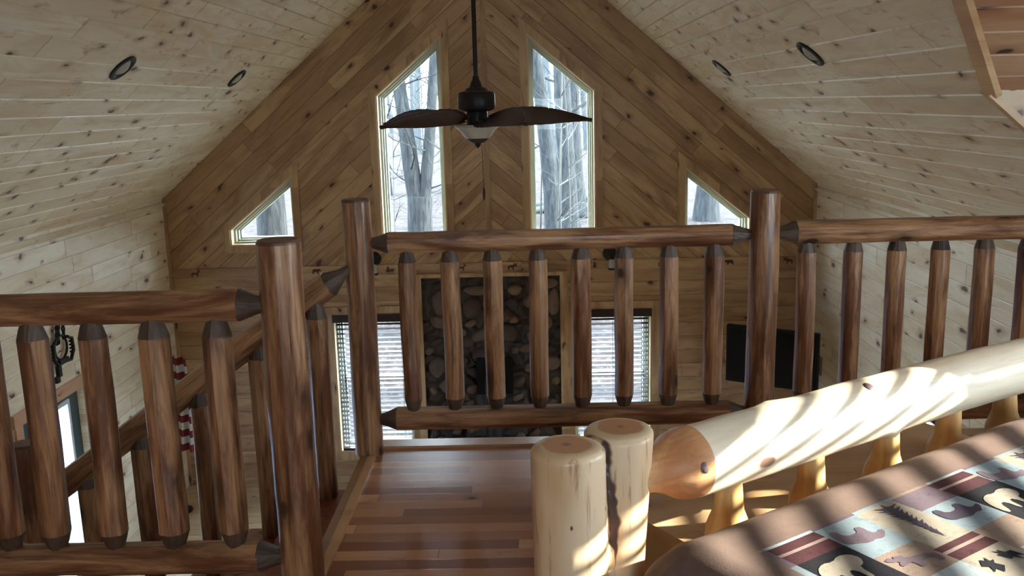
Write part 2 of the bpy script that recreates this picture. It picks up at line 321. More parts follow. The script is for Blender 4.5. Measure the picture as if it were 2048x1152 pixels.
# ------------------------------------------------------------------ mesh helpers
def link(name, me, mats=(), parent=None, kind=None):
    for m in mats: me.materials.append(m)
    o = bpy.data.objects.new(name, me); COL.objects.link(o)
    if parent: o.parent = parent
    if kind: o['kind'] = kind
    return o
def tag(o, label, cat, group=None, kind=None):
    o['label'] = label; o['category'] = cat
    if group: o['group'] = group
    if kind: o['kind'] = kind
    return o
def empty(name, loc=(0, 0, 0), rot=(0, 0, 0)):
    o = bpy.data.objects.new(name, None); COL.objects.link(o); o.location = loc; o.rotation_euler = rot
    o.empty_display_size = 0.1; return o
def fin(bm, name, mats, parent=None, smooth=None, kind=None):
    bmesh.ops.recalc_face_normals(bm, faces=bm.faces)
    me = bpy.data.meshes.new(name); bm.to_mesh(me); bm.free()
    if smooth is not None:
        me.shade_smooth()
        if smooth < 179: me.set_sharp_from_angle(angle=math.radians(smooth))
    return link(name, me, mats if isinstance(mats, (list, tuple)) else [mats], parent, kind)
def box(bm, x0, x1, y0, y1, z0, z1, mat=None, mi=0):
    vs = [bm.verts.new(p) for p in ((x0, y0, z0), (x1, y0, z0), (x1, y1, z0), (x0, y1, z0), (x0, y0, z1), (x1, y0, z1), (x1, y1, z1), (x0, y1, z1))]
    if mat is not None:
        for v in vs: v.co = mat @ v.co
    for f in ((0, 3, 2, 1), (4, 5, 6, 7), (0, 1, 5, 4), (1, 2, 6, 5), (2, 3, 7, 6), (3, 0, 4, 7)):
        bm.faces.new([vs[i] for i in f]).material_index = mi
def bar(bm, a, b, w, h, up=(0, 0, 1), mi=0):
    """rectangular bar from a to b, w sideways, h along up"""
    a, b = V(a), V(b); d = (b - a).normalized(); s = d.cross(V(up)).normalized(); u = s.cross(d).normalized()
    L = (b - a).length
    m = Matrix(((s.x, d.x, u.x, a.x), (s.y, d.y, u.y, a.y), (s.z, d.z, u.z, a.z), (0, 0, 0, 1)))
    box(bm, -w / 2, w / 2, 0, L, -h / 2, h / 2, m, mi)
def prism(bm, pts, depth_vec, mi=0):
    d = V(depth_vec); a = [bm.verts.new(V(p)) for p in pts]; b = [bm.verts.new(V(p) + d) for p in pts]; n = len(pts)
    bm.faces.new(a).material_index = mi; bm.faces.new(b[::-1]).material_index = mi
    for i in range(n): bm.faces.new((a[i], a[(i + 1) % n], b[(i + 1) % n], b[i])).material_index = mi
def ringpoly(bm, outer, inner, axis_fn, d0, d1, mi=0):
    """frame between two closed 2D loops of equal count; axis_fn(p2, d) -> 3D"""
    n = len(outer)
    A = [bm.verts.new(axis_fn(p, d0)) for p in outer]; B = [bm.verts.new(axis_fn(p, d0)) for p in inner]
    C = [bm.verts.new(axis_fn(p, d1)) for p in outer]; D = [bm.verts.new(axis_fn(p, d1)) for p in inner]
    for i in range(n):
        j = (i + 1) % n
        for q in ((A[i], A[j], B[j], B[i]), (C[j], C[i], D[i], D[j]), (A[j], A[i], C[i], C[j]), (B[i], B[j], D[j], D[i])):
            bm.faces.new(q).material_index = mi
def inset(loop, d):
    """shrink a closed convex 2D loop by d"""
    n = len(loop); area = sum(loop[i][0] * loop[(i + 1) % n][1] - loop[(i + 1) % n][0] * loop[i][1] for i in range(n))
    sgn = 1 if area > 0 else -1; out = []
    for i in range(n):
        p0, p1, p2 = V(loop[i - 1]), V(loop[i]), V(loop[(i + 1) % n])
        e1 = (p1 - p0).normalized(); e2 = (p2 - p1).normalized()
        n1 = V((-e1.y, e1.x)) * sgn; n2 = V((-e2.y, e2.x)) * sgn
        k = (n1 + n2); k = k / k.length_squared * 2
        out.append(tuple(p1 + k * d))
    return out
def lathe(bm, prof, seg=24, mat=None, mi=0, wob=None):
    """prof: (r, z) pairs bottom to top or any order; closed at ends if r==0"""
    rings = []
    for r, z in prof:
        if r <= 1e-6:
            v = bm.verts.new((0, 0, z)); rings.append([v])
        else: rings.append([bm.verts.new((r * math.cos(2 * PI * i / seg), r * math.sin(2 * PI * i / seg), z)) for i in range(seg)])
    for a, b in zip(rings, rings[1:]):
        for i in range(seg):
            j = (i + 1) % seg
            if len(a) == 1 and len(b) == 1: continue
            if len(a) == 1: f = bm.faces.new((a[0], b[j], b[i]))
            elif len(b) == 1: f = bm.faces.new((a[i], a[j], b[0]))
            else: f = bm.faces.new((a[i], a[j], b[j], b[i]))
            f.material_index = mi
    if mat is not None:
        for rg in rings:
            for v in rg: v.co = mat @ v.co
def tube(bm, pts, rad, seg=6, mi=0, cap=True):
    pts = [V(p) for p in pts]; n = len(pts)
    if not isinstance(rad, (list, tuple)): rad = [rad] * n
    rings = []; up = None
    for i, p in enumerate(pts):
        d = (pts[min(i + 1, n - 1)] - pts[max(i - 1, 0)]).normalized()
        if up is None: up = d.orthogonal().normalized()
        up = (up - d * up.dot(d)).normalized(); s = d.cross(up)
        rings.append([bm.verts.new(p + (up * math.cos(2 * PI * k / seg) + s * math.sin(2 * PI * k / seg)) * rad[i]) for k in range(seg)])
    for a, b in zip(rings, rings[1:]):
        for k in range(seg):
            j = (k + 1) % seg; bm.faces.new((a[k], a[j], b[j], b[k])).material_index = mi
    if cap:
        bm.faces.new(rings[0][::-1]).material_index = mi; bm.faces.new(rings[-1]).material_index = mi
def orient(o, a, b):
    """place object whose local z runs from a to b"""
    a, b = V(a), V(b); d = (b - a).normalized()
    o.location = a
    if abs(d.z) > 0.999: o.rotation_euler = (0, 0, random.uniform(0, 6.28))
    else:
        o.rotation_euler = d.to_track_quat('Z', 'Y').to_euler()
    return o
def log_shell(bm, prof, seg, rnd, facets=8, flat=0.9, bend=0.0015, mi=0, capped=True):
    """hewn log along z; prof = [(z, r)]; facets give the drawknife flats"""
    fa = sorted([(k + rnd.uniform(-.22, .22)) * 2 * PI / facets for k in range(facets)])
    ph = rnd.uniform(0, 6.28); ph2 = rnd.uniform(0, 6.28); L = prof[-1][0] - prof[0][0] + 1e-6
    rings = []
    for z, r in prof:
        ring = []
        bx = bend * math.sin(z * 3.1 / max(L, .6) * 2 + ph); by = bend * math.sin(z * 4.3 / max(L, .6) + ph2)
        for i in range(seg):
            th = 2 * PI * i / seg
            dmin = min(abs((th - q + PI) % (2 * PI) - PI) for q in fa)
            dm = min(dmin, PI / facets * 1.3)
            poly = math.cos(PI / facets) / max(math.cos(dm), 0.5)
            k = r * (1 - flat + flat * poly * 1.03)
            k += r * 0.035 * mnoise.noise(V((math.cos(th) * 1.5 + ph * 9, math.sin(th) * 1.5, z * 7 + ph)))
            ring.append(bm.verts.new((bx + k * math.cos(th), by + k * math.sin(th), z)))
        rings.append(ring)
    for a, b in zip(rings, rings[1:]):
        for i in range(seg):
            j = (i + 1) % seg; bm.faces.new((a[i], a[j], b[j], b[i])).material_index = mi
    if capped:
        bm.faces.new(rings[0][::-1]).material_index = mi; bm.faces.new(rings[-1]).material_index = mi
    return rings
def log_parts(name, a, b, r, parent, ten=0.06, tr=0.5, shoulder=0.03, mat='log', tmat='tenon', seed=0, seg=36, ends=(1, 1), taper=0.0):
    """log part from a to b with darker tapered tenon ends as sub-parts"""
    a, b = V(a), V(b); L = (b - a).length; rnd = random.Random(seed)
    z0 = ten if ends[0] else 0.0; z1 = L - ten if ends[1] else L
    n = max(8, int((z1 - z0) / 0.04))
    prof = [(z0 + (z1 - z0) * i / n, r * (1 + taper * (i / n - 0.5))) for i in range(n + 1)]
    st = rnd.getstate()
    bm = bmesh.new(); log_shell(bm, prof, seg, rnd)
    body = fin(bm, name, M[mat], parent, 24); orient(body, a, b)
    for e in (0, 1):
        if not ends[e]: continue
        rr_ = random.Random(seed); bm = bmesh.new()
        if e == 0: pf = [(0.0, r * tr * .8), (ten * 0.30, r * tr), (ten * 0.45, r * (tr + .08)), (ten * 0.96, r * 0.97 * (1 - taper / 2)), (ten + .004, r * 0.99 * (1 - taper / 2))]
        else: pf = [(L - ten - .004, r * 0.99 * (1 + taper / 2)), (L - ten * 0.96, r * 0.97 * (1 + taper / 2)), (L - ten * 0.45, r * (tr + .08)), (L - ten * 0.30, r * tr), (L, r * tr * .8)]
        log_shell(bm, pf, seg, rr_)
        tn = fin(bm, 'tenon', M[tmat], body, 24)
        tn['label'] = 'dark rough tapered end'
    return body

def plate_with_holes(name, outer, holes, plane, d0, d1, mat, parent=None):
    """wall slab: 2D outline with holes, swept d0..d1 along the plane's axis ('y' or 'x')"""
    cu = bpy.data.curves.new(name, 'CURVE'); cu.dimensions = '2D'; cu.fill_mode = 'BOTH'
    cu.extrude = abs(d1 - d0) / 2
    for loop in [outer] + holes:
        sp = cu.splines.new('POLY'); sp.points.add(len(loop) - 1); sp.use_cyclic_u = True
        for i, p in enumerate(loop): sp.points[i].co = (p[0], p[1], 0, 1)
    tmp = bpy.data.objects.new('tmp', cu); COL.objects.link(tmp)
    bpy.context.view_layer.update()
    me = bpy.data.meshes.new_from_object(tmp.evaluated_get(bpy.context.evaluated_depsgraph_get()))
    bpy.data.objects.remove(tmp); bpy.data.curves.remove(cu)
    mid = (d0 + d1) / 2
    for v in me.vertices:
        x, y, z = v.co
        v.co = (x, mid - z, y) if plane == 'y' else (mid + z, x, y)
    bm = bmesh.new(); bm.from_mesh(me); bmesh.ops.remove_doubles(bm, verts=bm.verts, dist=1e-5); bpy.data.meshes.remove(me)
    o = fin(bm, name, mat, parent); o['kind'] = 'structure'; return o

# ------------------------------------------------------------------ walls
TALL = lambda s: [(RX + s * .444, -1.46), (RX + s * 1.15, -1.46), (RX + s * 1.15, .10), (RX + s * .444, .695)]
SMALL = lambda s: [(RX + s * 2.095, -1.46), (RX + s * 2.802, -1.46), (RX + s * 2.802, -1.28), (RX + s * 2.095, -.708)]
LOW = lambda s: [(RX + s * .90, -3.84), (RX + s * 1.752, -3.84), (RX + s * 1.752, -2.245), (RX + s * .90, -2.245)]
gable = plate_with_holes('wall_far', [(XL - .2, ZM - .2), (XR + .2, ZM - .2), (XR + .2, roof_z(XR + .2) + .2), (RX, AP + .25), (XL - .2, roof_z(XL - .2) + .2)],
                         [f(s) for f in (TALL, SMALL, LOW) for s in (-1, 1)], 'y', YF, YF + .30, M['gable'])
DW = [(1.3, -.85), (2.76, -.85), (2.76, .27), (1.3, .27)]
RB = [(6.1, -3.6), (7.75, -3.6), (7.75, -2.42), (6.1, -2.42)]
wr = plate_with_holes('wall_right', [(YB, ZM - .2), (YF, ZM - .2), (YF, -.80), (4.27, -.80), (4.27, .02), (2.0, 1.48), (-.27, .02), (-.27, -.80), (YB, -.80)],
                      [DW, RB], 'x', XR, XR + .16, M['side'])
LD = [(6.77, ZM + .001), (7.80, ZM + .001), (7.80, -2.33), (6.77, -2.33)]
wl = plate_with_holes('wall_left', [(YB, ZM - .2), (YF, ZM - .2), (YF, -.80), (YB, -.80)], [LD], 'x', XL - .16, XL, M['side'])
BW = [(.0, -.7), (.9, -.7), (.9, .1), (.0, .1)]  # opening for the added back window
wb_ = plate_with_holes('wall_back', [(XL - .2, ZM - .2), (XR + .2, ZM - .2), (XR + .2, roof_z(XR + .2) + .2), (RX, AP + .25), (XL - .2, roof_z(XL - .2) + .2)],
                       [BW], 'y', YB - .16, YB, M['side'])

# ceiling: individual tongue-and-groove boards with bevelled joints, both slopes and the dormer
def groove_profile(a, b):   # within a board from a to b: (distance, depth into room = 0 at face, - in groove)
    return [(a, .006), (a + .006, 0.0), (b - .006, 0.0), (b, .006)]
bm = bmesh.new(); bw = .1542; K = math.sqrt(1 + SL * SL)
nrm = {1: V((SL, 0, 1)).normalized(), -1: V((-SL, 0, 1)).normalized()}
DZ, DY, DK = 1.386, 2.0, .642
def dorm_half(x):
    z = roof_z(x)
    if z >= DZ: return 0.0
    return min(2.17, (DZ - z) / DK)
for s in (-1, 1):
    Lr = (W + .12) * K; i = 0
    while i * bw < Lr:
        pr = groove_profile(i * bw, min((i + 1) * bw, Lr))
        for (d0, e0), (d1, e1_) in zip(pr, pr[1:]):
            def P(d, e, y): x = RX + s * d / K; return V((x, y, AP - SL * d / K)) + nrm[s] * e
            spans = [(YB - .1, YF + .02, YB - .1, YF + .02)]
            if s == 1:
                h0, h1 = dorm_half(RX + d0 / K), dorm_half(RX + d1 / K)
                if h0 > 0 or h1 > 0: spans = [(YB - .1, DY - h0, YB - .1, DY - h1), (DY + h0, YF + .02, DY + h1, YF + .02)]
            for (ya0, yb0, ya1, yb1) in spans:
                bm.faces.new([bm.verts.new(P(d0, e0, ya0)), bm.verts.new(P(d0, e0, yb0)), bm.verts.new(P(d1, e1_, yb1)), bm.verts.new(P(d1, e1_, ya1))])
        i += 1
bmesh.ops.remove_doubles(bm, verts=bm.verts, dist=1e-4)
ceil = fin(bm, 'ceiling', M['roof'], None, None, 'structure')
md = ceil.modifiers.new('thick', 'SOLIDIFY'); md.thickness = .16; md.offset = -1.0
me = ceil.data
if me.polygons[0].normal.z > 0:   # face into the room
    me.flip_normals()
bm = bmesh.new(); KD = math.sqrt(1 + DK * DK)
for s in (-1, 1):
    nn = V((0, s * DK, 1)).normalized(); Lr = 2.17 * KD; i = 0
    while i * bw < Lr:
        pr = groove_profile(i * bw, min((i + 1) * bw, Lr))
        for (d0, e0), (d1, e1_) in zip(pr, pr[1:]):
            def P(d, e, x): y = DY + s * d / KD; return V((x, y, DZ - DK * d / KD)) + nn * e
            def xv(d): return RX + (AP - (DZ - DK * d / KD)) / SL
            bm.faces.new([bm.verts.new(P(d0, e0, xv(d0))), bm.verts.new(P(d0, e0, XR + .1)), bm.verts.new(P(d1, e1_, XR + .1)), bm.verts.new(P(d1, e1_, xv(d1)))])
        i += 1
bmesh.ops.remove_doubles(bm, verts=bm.verts, dist=1e-4)
dc = fin(bm, 'ceiling', M['dorm'], None, None, 'structure')
md = dc.modifiers.new('thick', 'SOLIDIFY'); md.thickness = .05; md.offset = -1.0
if dc.data.polygons[0].normal.z > 0: dc.data.flip_normals()
for nm, yy, th in (('wall_dormer_far', DY + 2.163, .107), ('wall_dormer_near', DY - 2.163, -.107)):
    bm = bmesh.new(); xz = RX + (AP + .007) / SL
    prism(bm, [(xz, yy, -.007), (XR + .05, yy, -.007), (XR + .05, yy, roof_z(XR + .05))], (0, th, 0))
    fin(bm, nm, M['cheek'], None, None, 'structure')
# trim round the dormer opening
bm = bmesh.new()
vx = RX + (AP - DZ) / SL
ridge_pt = V((vx, DY, DZ)); knee = V((RX + (AP + .007) / SL, DY + 2.17, -.007)); low = V((XR, DY + 2.17, roof_z(XR)))
bar(bm, ridge_pt - nrm[1] * .012 + V((.02, 0, 0)), knee - nrm[1] * .012 + V((.02, 0, 0)), .075, .03, up=nrm[1])
bar(bm, knee - nrm[1] * .012 + V((.0, -.012, 0)), low - nrm[1] * .012 + V((0, -.012, 0)), .045, .03, up=nrm[1])
fin(bm, 'trim_1', M['pale'], None, None, 'structure')

# floors
bm = bmesh.new(); SX = -.757
prism(bm, [(XL, YB, ZF), (XR, YB, ZF), (XR, 4.20, ZF), (SX, 4.20, ZF), (SX, 2.97, ZF), (XL, 2.97, ZF)], (0, 0, -.26))
fin(bm, 'floor', M['loft_floor'], None, None, 'structure')
bm = bmesh.new(); box(bm, XL - .1, XR + .1, YB, YF, ZM - .1, ZM); fin(bm, 'floor', M['main_floor'], None, None, 'structure')
bm = bmesh.new()
box(bm, SX - .01, XR, 4.20, 4.295, ZF - .26, ZF + .012)
fin(bm, 'trim_2', M['nosing'], None, None, 'structure')
bm = bmesh.new()
prism(bm, [(SX - .035, 2.99, ZF - .2), (SX - .035, 4.08, ZF - .2), (SX - .035, 4.08, ZF + .012), (SX - .035, 2.99, ZF + .012)], (.034, 0, 0))
fin(bm, 'trim_3', M['fascia'], None, None, 'structure')
bm = bmesh.new(); box(bm, SX - .001, SX + .035, 2.97, 4.08, ZF, ZF + .012); fin(bm, 'trim_4', M['nosing'], None, None, 'structure')

# ------------------------------------------------------------------ far-wall windows, trims
def win_y(name, loop, sash=False, casing=None, y=YF):
    """frame + glass + casing on the far wall"""
    fn = lambda p, d: V((p[0], y + d, p[1]))
    e = empty(name, (sum(p[0] for p in loop) / len(loop), y, min(p[1] for p in loop))); e['kind'] = 'structure'
    def add(bm, nm, mat):
        bmesh.ops.translate(bm, verts=bm.verts, vec=-e.location); return fin(bm, nm, mat, e)
    bm = bmesh.new(); ringpoly(bm, loop, inset(loop, .014), fn, .0, .30); add(bm, 'jamb', M['jamb'])
    bm = bmesh.new(); a = inset(loop, .014); b = inset(loop, .035); b2_ = inset(loop, .052); c = inset(loop, .068)
    ringpoly(bm, a, b, fn, .10, .30); ringpoly(bm, b, b2_, fn, .15, .29); ringpoly(bm, b2_, c, fn, .20, .28)
    if sash:
        zs = [p[1] for p in loop]; zm_ = (min(zs) + max(zs)) / 2; xs = [p[0] for p in loop]
        box(bm, min(xs) + .04, max(xs) - .04, y + .20, y + .27, zm_ - .025, zm_ + .025)
    add(bm, 'frame', M['vinyl'])
    bm = bmesh.new(); prism(bm, [fn(p, .235) for p in c], (0, .006, 0)); add(bm, 'glass', M['glass'])
    if casing:
        bm = bmesh.new(); ringpoly(bm, inset(loop, -casing), loop, fn, -.018, 0.0); add(bm, 'casing', M['trim_z'])
    return e
for i, lp in enumerate([TALL(-1), TALL(1), SMALL(-1), SMALL(1)]): win_y('window_%d' % (i + 1), lp, casing=.075)
for i, s in enumerate((-1, 1)): win_y('window_%d' % (5 + i), LOW(s), sash=True, casing=.085)

bm = bmesh.new(); box(bm, RX - .028, RX + .028, YF - .014, YF, -1.70, AP - .01); fin(bm, 'trim_5', M['trim_z'], None, None, 'structure')
band = None
bm = bmesh.new(); box(bm, XL, XR, YF - .016, YF, -1.805, -1.70); band = fin(bm, 'trim_6', M['trim_x'], None, None, 'structure')
for nm, xx in (('trim_7', XL), ('trim_8', XR - .03)):
    bm = bmesh.new(); box(bm, xx, xx + .03, YF - .03, YF, ZM, roof_z(xx + .015) - .02); fin(bm, nm, M['trim_z'], None, None, 'structure')

# burnt-in animals and pines on the band
def mark(kind, x, s=1.0, flip=1):
    S = {
     'deer': [(-.045, -.035), (-.04, -.035), (-.03, -.005), (.01, -.005), (.018, -.035), (.024, -.035), (.024, .0), (.036, .02), (.05, .018), (.05, .026), (.038, .034), (.046, .05), (.04, .05), (.032, .036), (.026, .05), (.02, .05), (.026, .032), (.016, .012), (-.035, .012), (-.047, .0)],
     'moose': [(-.045, -.035), (-.037, -.035), (-.03, -.006), (.0, -.008), (.006, -.035), (.014, -.035), (.016, -.002), (.03, .006), (.048, -.002), (.052, .008), (.04, .022), (.056, .03), (.056, .044), (.04, .034), (.03, .03), (.02, .046), (.012, .044), (.018, .026), (.004, .022), (-.035, .014), (-.05, .0)],
     'pine': [(-.004, -.035), (.004, -.035), (.004, -.026), (.026, -.024), (.014, -.01), (.021, -.008), (.011, .006), (.016, .008), (.007, .022), (.01, .024), (0, .042), (-.01, .024), (-.007, .022), (-.016, .008), (-.011, .006), (-.021, -.008), (-.014, -.01), (-.026, -.024), (-.004, -.026)],
     'bear': [(-.045, -.03), (-.03, -.03), (-.026, -.012), (.006, -.012), (.01, -.03), (.024, -.03), (.024, -.004), (.04, .0), (.05, -.004), (.052, .006), (.04, .02), (.03, .024), (.01, .022), (-.02, .026), (-.042, .014)],
    }[kind]
    bm = bmesh.new(); prism(bm, [(p[0] * s * flip, 0, p[1] * s) for p in S], (0, -.0025, 0))
    bmesh.ops.translate(bm, verts=bm.verts, vec=(x, YF - .0162, -1.752))
    o = fin(bm, 'burnt_%s_mark' % kind, M['burn'], band); o['label'] = 'dark %s silhouette' % kind
for k, x, fl in (('deer', -3.62, 1), ('pine', -2.9, 1), ('bear', -2.3, 1), ('pine', -1.52, 1), ('deer', -.72, 1), ('moose', -.17, 1), ('pine', .72, 1), ('bear', 1.45, 1), ('bear', 2.17, -1), ('moose', 2.80, -1)):
    mark(k, x, 1.0, fl)

# blinds
def blind(x0, x1, z0, z1, label, y=YF):
    e = empty('window_blind', ((x0 + x1) / 2, y, z1)); tag(e, label, 'window blind')
    def add(bm, nm, mat):
        bmesh.ops.translate(bm, verts=bm.verts, vec=-e.location); return fin(bm, nm, mat, e)
    bm = bmesh.new(); box(bm, x0, x1, y - .035, y + .05, z1 - .085, z1); add(bm, 'valance', M['valance'])
    bm = bmesh.new(); z = z1 - .12; cy = y + .028
    while z > z0 + .07:
        m = Matrix.Translation((0, cy, z)) @ Matrix.Rotation(math.radians(11), 4, 'X')
        box(bm, x0 + .03, x1 - .03, -.024, .024, -.0015, .0015, m); z -= .0525
    add(bm, 'slats', M['slat'])
    bm = bmesh.new(); box(bm, x0 + .03, x1 - .03, cy - .025, cy + .025, z0 + .02, z0 + .045); add(bm, 'bottom_rail', M['valance'])
    bm = bmesh.new()
    for q in (.12, .5, .88):
        xx = x0 + (x1 - x0) * q; box(bm, xx - .002, xx + .002, cy - .027, cy - .025, z0 + .04, z1 - .08)
    add(bm, 'ladder_cords', M['slat'])
    bm = bmesh.new(); xx = x0 + .10; tube(bm, [(xx, y - .02, z1 - .09), (xx + .01, y - .022, z1 - .7), (xx + .02, y - .022, z1 - 1.15)], .004, 6); add(bm, 'tilt_wand', M['blacksoft'])
blind(RX - 1.752 + .005, RX - .90 - .005, -3.84, -2.245, 'closed-down grey slat blind with dark valance, left of the stone chimney')
blind(RX + .90 + .005, RX + 1.752 - .005, -3.84, -2.245, 'grey slat blind with dark valance, right of the stone chimney')

# stone chimney breast with individual rounded stones
SX0, SX1, SZ1 = RX - .75, RX + .75, -1.845
ch = empty('stone_chimney', (RX, YF, ZM)); tag(ch, 'chimney breast of rounded brown river stones between the two blinds', 'chimney')
def chadd(bm, nm, mat, sm=None):
    bmesh.ops.translate(bm, verts=bm.verts, vec=-ch.location); return fin(bm, nm, mat, ch, sm)
bm = bmesh.new(); box(bm, SX0, SX1, YF - .05, YF - .001, ZM, SZ1); chadd(bm, 'mortar_bed', M['mortar'])
bm = bmesh.new(); ringpoly(bm, [(SX0 - .085, ZM), (SX1 + .085, ZM), (SX1 + .085, SZ1 + .04), (SX0 - .085, SZ1 + .04)], [(SX0, ZM), (SX1, ZM), (SX1, SZ1), (SX0, SZ1)],
                           lambda p, d: V((p[0], YF + d, p[1])), -.085, -.001); chadd(bm, 'wood_frame', M['trim_z'])
srnd = random.Random(21); placed = []
def stone(x, z, a, b, rot):
    bm = bmesh.new(); bmesh.ops.create_icosphere(bm, subdivisions=3, radius=1.0)
    off = V((srnd.uniform(0, 50), srnd.uniform(0, 50), 0))
    for v in bm.verts:
        k = 1 + .22 * mnoise.noise(v.co * 1.1 + off)
        v.co = V((v.co.x * a * k, v.co.y * min(a, b) * .8, v.co.z * b * k))
    bmesh.ops.transform(bm, matrix=Matrix.Translation((x, YF - .05, z)) @ Matrix.Rotation(rot, 4, 'Y'), verts=bm.verts)
    chadd(bm, 'stone', M['stone'], 180)
fixed = [(-.62, -2.19, .10, .115, 0), (.06, -2.10, .14, .075, -.5), (.10, -2.55, .13, .085, .4), (-.50, -2.48, .17, .07, -.45), (-.95, -2.12, .11, .14, .2), (.27, -2.15, .07, .15, 0),
         (.12, -2.24, .07, .08, .3), (-1.02, -2.85, .09, .12, 0), (-.55, -2.0, .15, .05, 0), (-.15, -2.0, .08, .06, 0), (.22, -2.82, .12, .09, -.2), (-.02, -2.65, .1, .05, -.2)]
for f_ in fixed:
    if SX0 + f_[2] * .9 < f_[0] < SX1 - f_[2] * .9: stone(*f_); placed.append((f_[0], f_[1], (f_[2] + f_[3]) / 2))
tries = 0
while len(placed) < 74 and tries < 6000:
    tries += 1
    a = srnd.uniform(.05, .13); b = a * srnd.uniform(.55, .95); x = srnd.uniform(SX0 + a * .9, SX1 - a * .9); z = srnd.uniform(ZM + a, SZ1 - a); r_ = (a + b) / 2
    if abs(x + .39) < .24 and z < -2.72: continue
    if all(math.hypot(x - p[0], z - p[1]) > (r_ + p[2]) * .98 for p in placed):
        stone(x, z, a, b, srnd.uniform(-.8, .8)); placed.append((x, z, r_))

# stove pipe and its wall plate
sp = empty('stove_pipe', (-.39, YF - .1, ZM)); tag(sp, 'black stove pipe rising into a square wall plate on the stones', 'stove pipe')
bm = bmesh.new(); box(bm, -.20, .20, -.03, -.005, 1.05, 1.46); fin(bm, 'wall_plate', M['blacksoft'], sp)
bm = bmesh.new(); tube(bm, [(0, -.01, 1.26), (0, -.2, 1.26), (0, -.28, 1.2), (0, -.30, 1.1), (0, -.30, .55)], .098, 20); fin(bm, 'pipe', M['black'], sp, 40)
st = empty('wood_stove', (-.39, YF - .42, ZM)); tag(st, 'black wood stove standing before the stone chimney', 'wood stove')
bm = bmesh.new(); box(bm, -.32, .32, -.26, .2, .16, .52); box(bm, -.35, .35, -.29, .22, .52, .55); fin(bm, 'body', M['black'], st)
bm = bmesh.new(); box(bm, -.22, .22, -.28, -.26, .2, .48); fin(bm, 'door', M['blacksoft'], st)
for a in (-1, 1):
    for b in (-1, 1):
        bm = bmesh.new(); box(bm, a * .27 - .025, a * .27 + .025, b * .2 - .05, b * .2, 0, .16); fin(bm, 'leg', M['black'], st)

# dried twigs in a pot
tw = empty('dried_twigs', (-1.05, YF - .45, ZM)); tag(tw, 'bundle of pale dried twigs in a dark pot beside the chimney', 'dried twigs')
bm = bmesh.new(); lathe(bm, [(0, 0), (.09, 0), (.11, .12), (.08, .26), (.09, .3), (.075, .3), (.07, .22), (0, .2)], 20); fin(bm, 'pot', M['pot'], tw, 40)
bm = bmesh.new(); r_ = random.Random(3)
for i in range(46):
    a = r_.uniform(0, 6.28); k = r_.uniform(.03, .17); h = r_.uniform(.42, .68)
    tube(bm, [(0, 0, .22), (k * .4 * math.cos(a), k * .4 * math.sin(a), h * .6), (k * math.cos(a), k * math.sin(a), h)], [.003, .0028, .0015], 4)
fin(bm, 'twigs', M['twig'], tw)

# sconces
def sconce(x, label):
    e = empty('wall_sconce', (x, YF - .016, -1.63)); tag(e, label, 'wall lamp')
    bm = bmesh.new(); lathe(bm, [(0, -.012), (.07, -.012), (.078, 0), (.07, .03), (.03, .05), (0, .052)], 24, Matrix.Rotation(PI / 2, 4, 'X')); fin(bm, 'back_plate', M['black'], e, 40)
    bm = bmesh.new(); tube(bm, [(0, -.04, 0), (.004, -.10, .0), (.008, -.12, -.04)], .01, 10); fin(bm, 'arm', M['black'], e, 40)
    bm = bmesh.new(); lathe(bm, [(0, 0), (.034, 0), (.036, -.085), (0, -.085)], 20, Matrix.Translation((.012, -.12, -.05))); fin(bm, 'glass_shade', M['bowl'], e, 40)
    bm = bmesh.new(); lathe(bm, [(0, -.085), (.044, -.085), (.044, -.105), (0, -.115)], 20, Matrix.Translation((.012, -.12, -.05))); fin(bm, 'bottom_rim', M['black'], e, 40)
sconce(.885, 'black round wall lamp above the blind right of the chimney')
sconce(-1.665, 'black round wall lamp beside the upright post, left of the chimney')

# television on a corner bracket
tv = empty('television', (2.46, 9.25, -2.62), (0, 0, math.radians(-32))); tag(tv, 'flat black television hung in the far right corner', 'television')
bm = bmesh.new(); box(bm, -.47, .47, -.03, .03, -.30, .30); bmesh.ops.bevel(bm, geom=bm.edges[:], offset=.006, segments=2); fin(bm, 'case', M['blacksoft'], tv, 40)
bm = bmesh.new(); box(bm, -.445, .445, -.033, -.03, -.27, .275); fin(bm, 'screen', simple('dark_screen', (.004, .004, .006), .3, spec=.12), tv)
bm = bmesh.new(); bar(bm, (0, .03, 0), (.05, .35, 0), .06, .08); box(bm, -.1, .1, .03, .04, -.12, .12); fin(bm, 'wall_bracket', M['black'], tv)
sw = empty('switch_plate', (XR - .004, 9.65, -2.83)); tag(sw, 'grey double plate on the right wall beside the television', 'switch plate')
bm = bmesh.new(); box(bm, -.012, 0, -.06, .06, -.1, .1); fin(bm, 'plate', M['plate'], sw)
for dz in (-.045, .045):
    bm = bmesh.new(); box(bm, -.018, -.012, -.025, .025, dz - .03, dz + .03); fin(bm, 'switch', M['blacksoft'], sw)

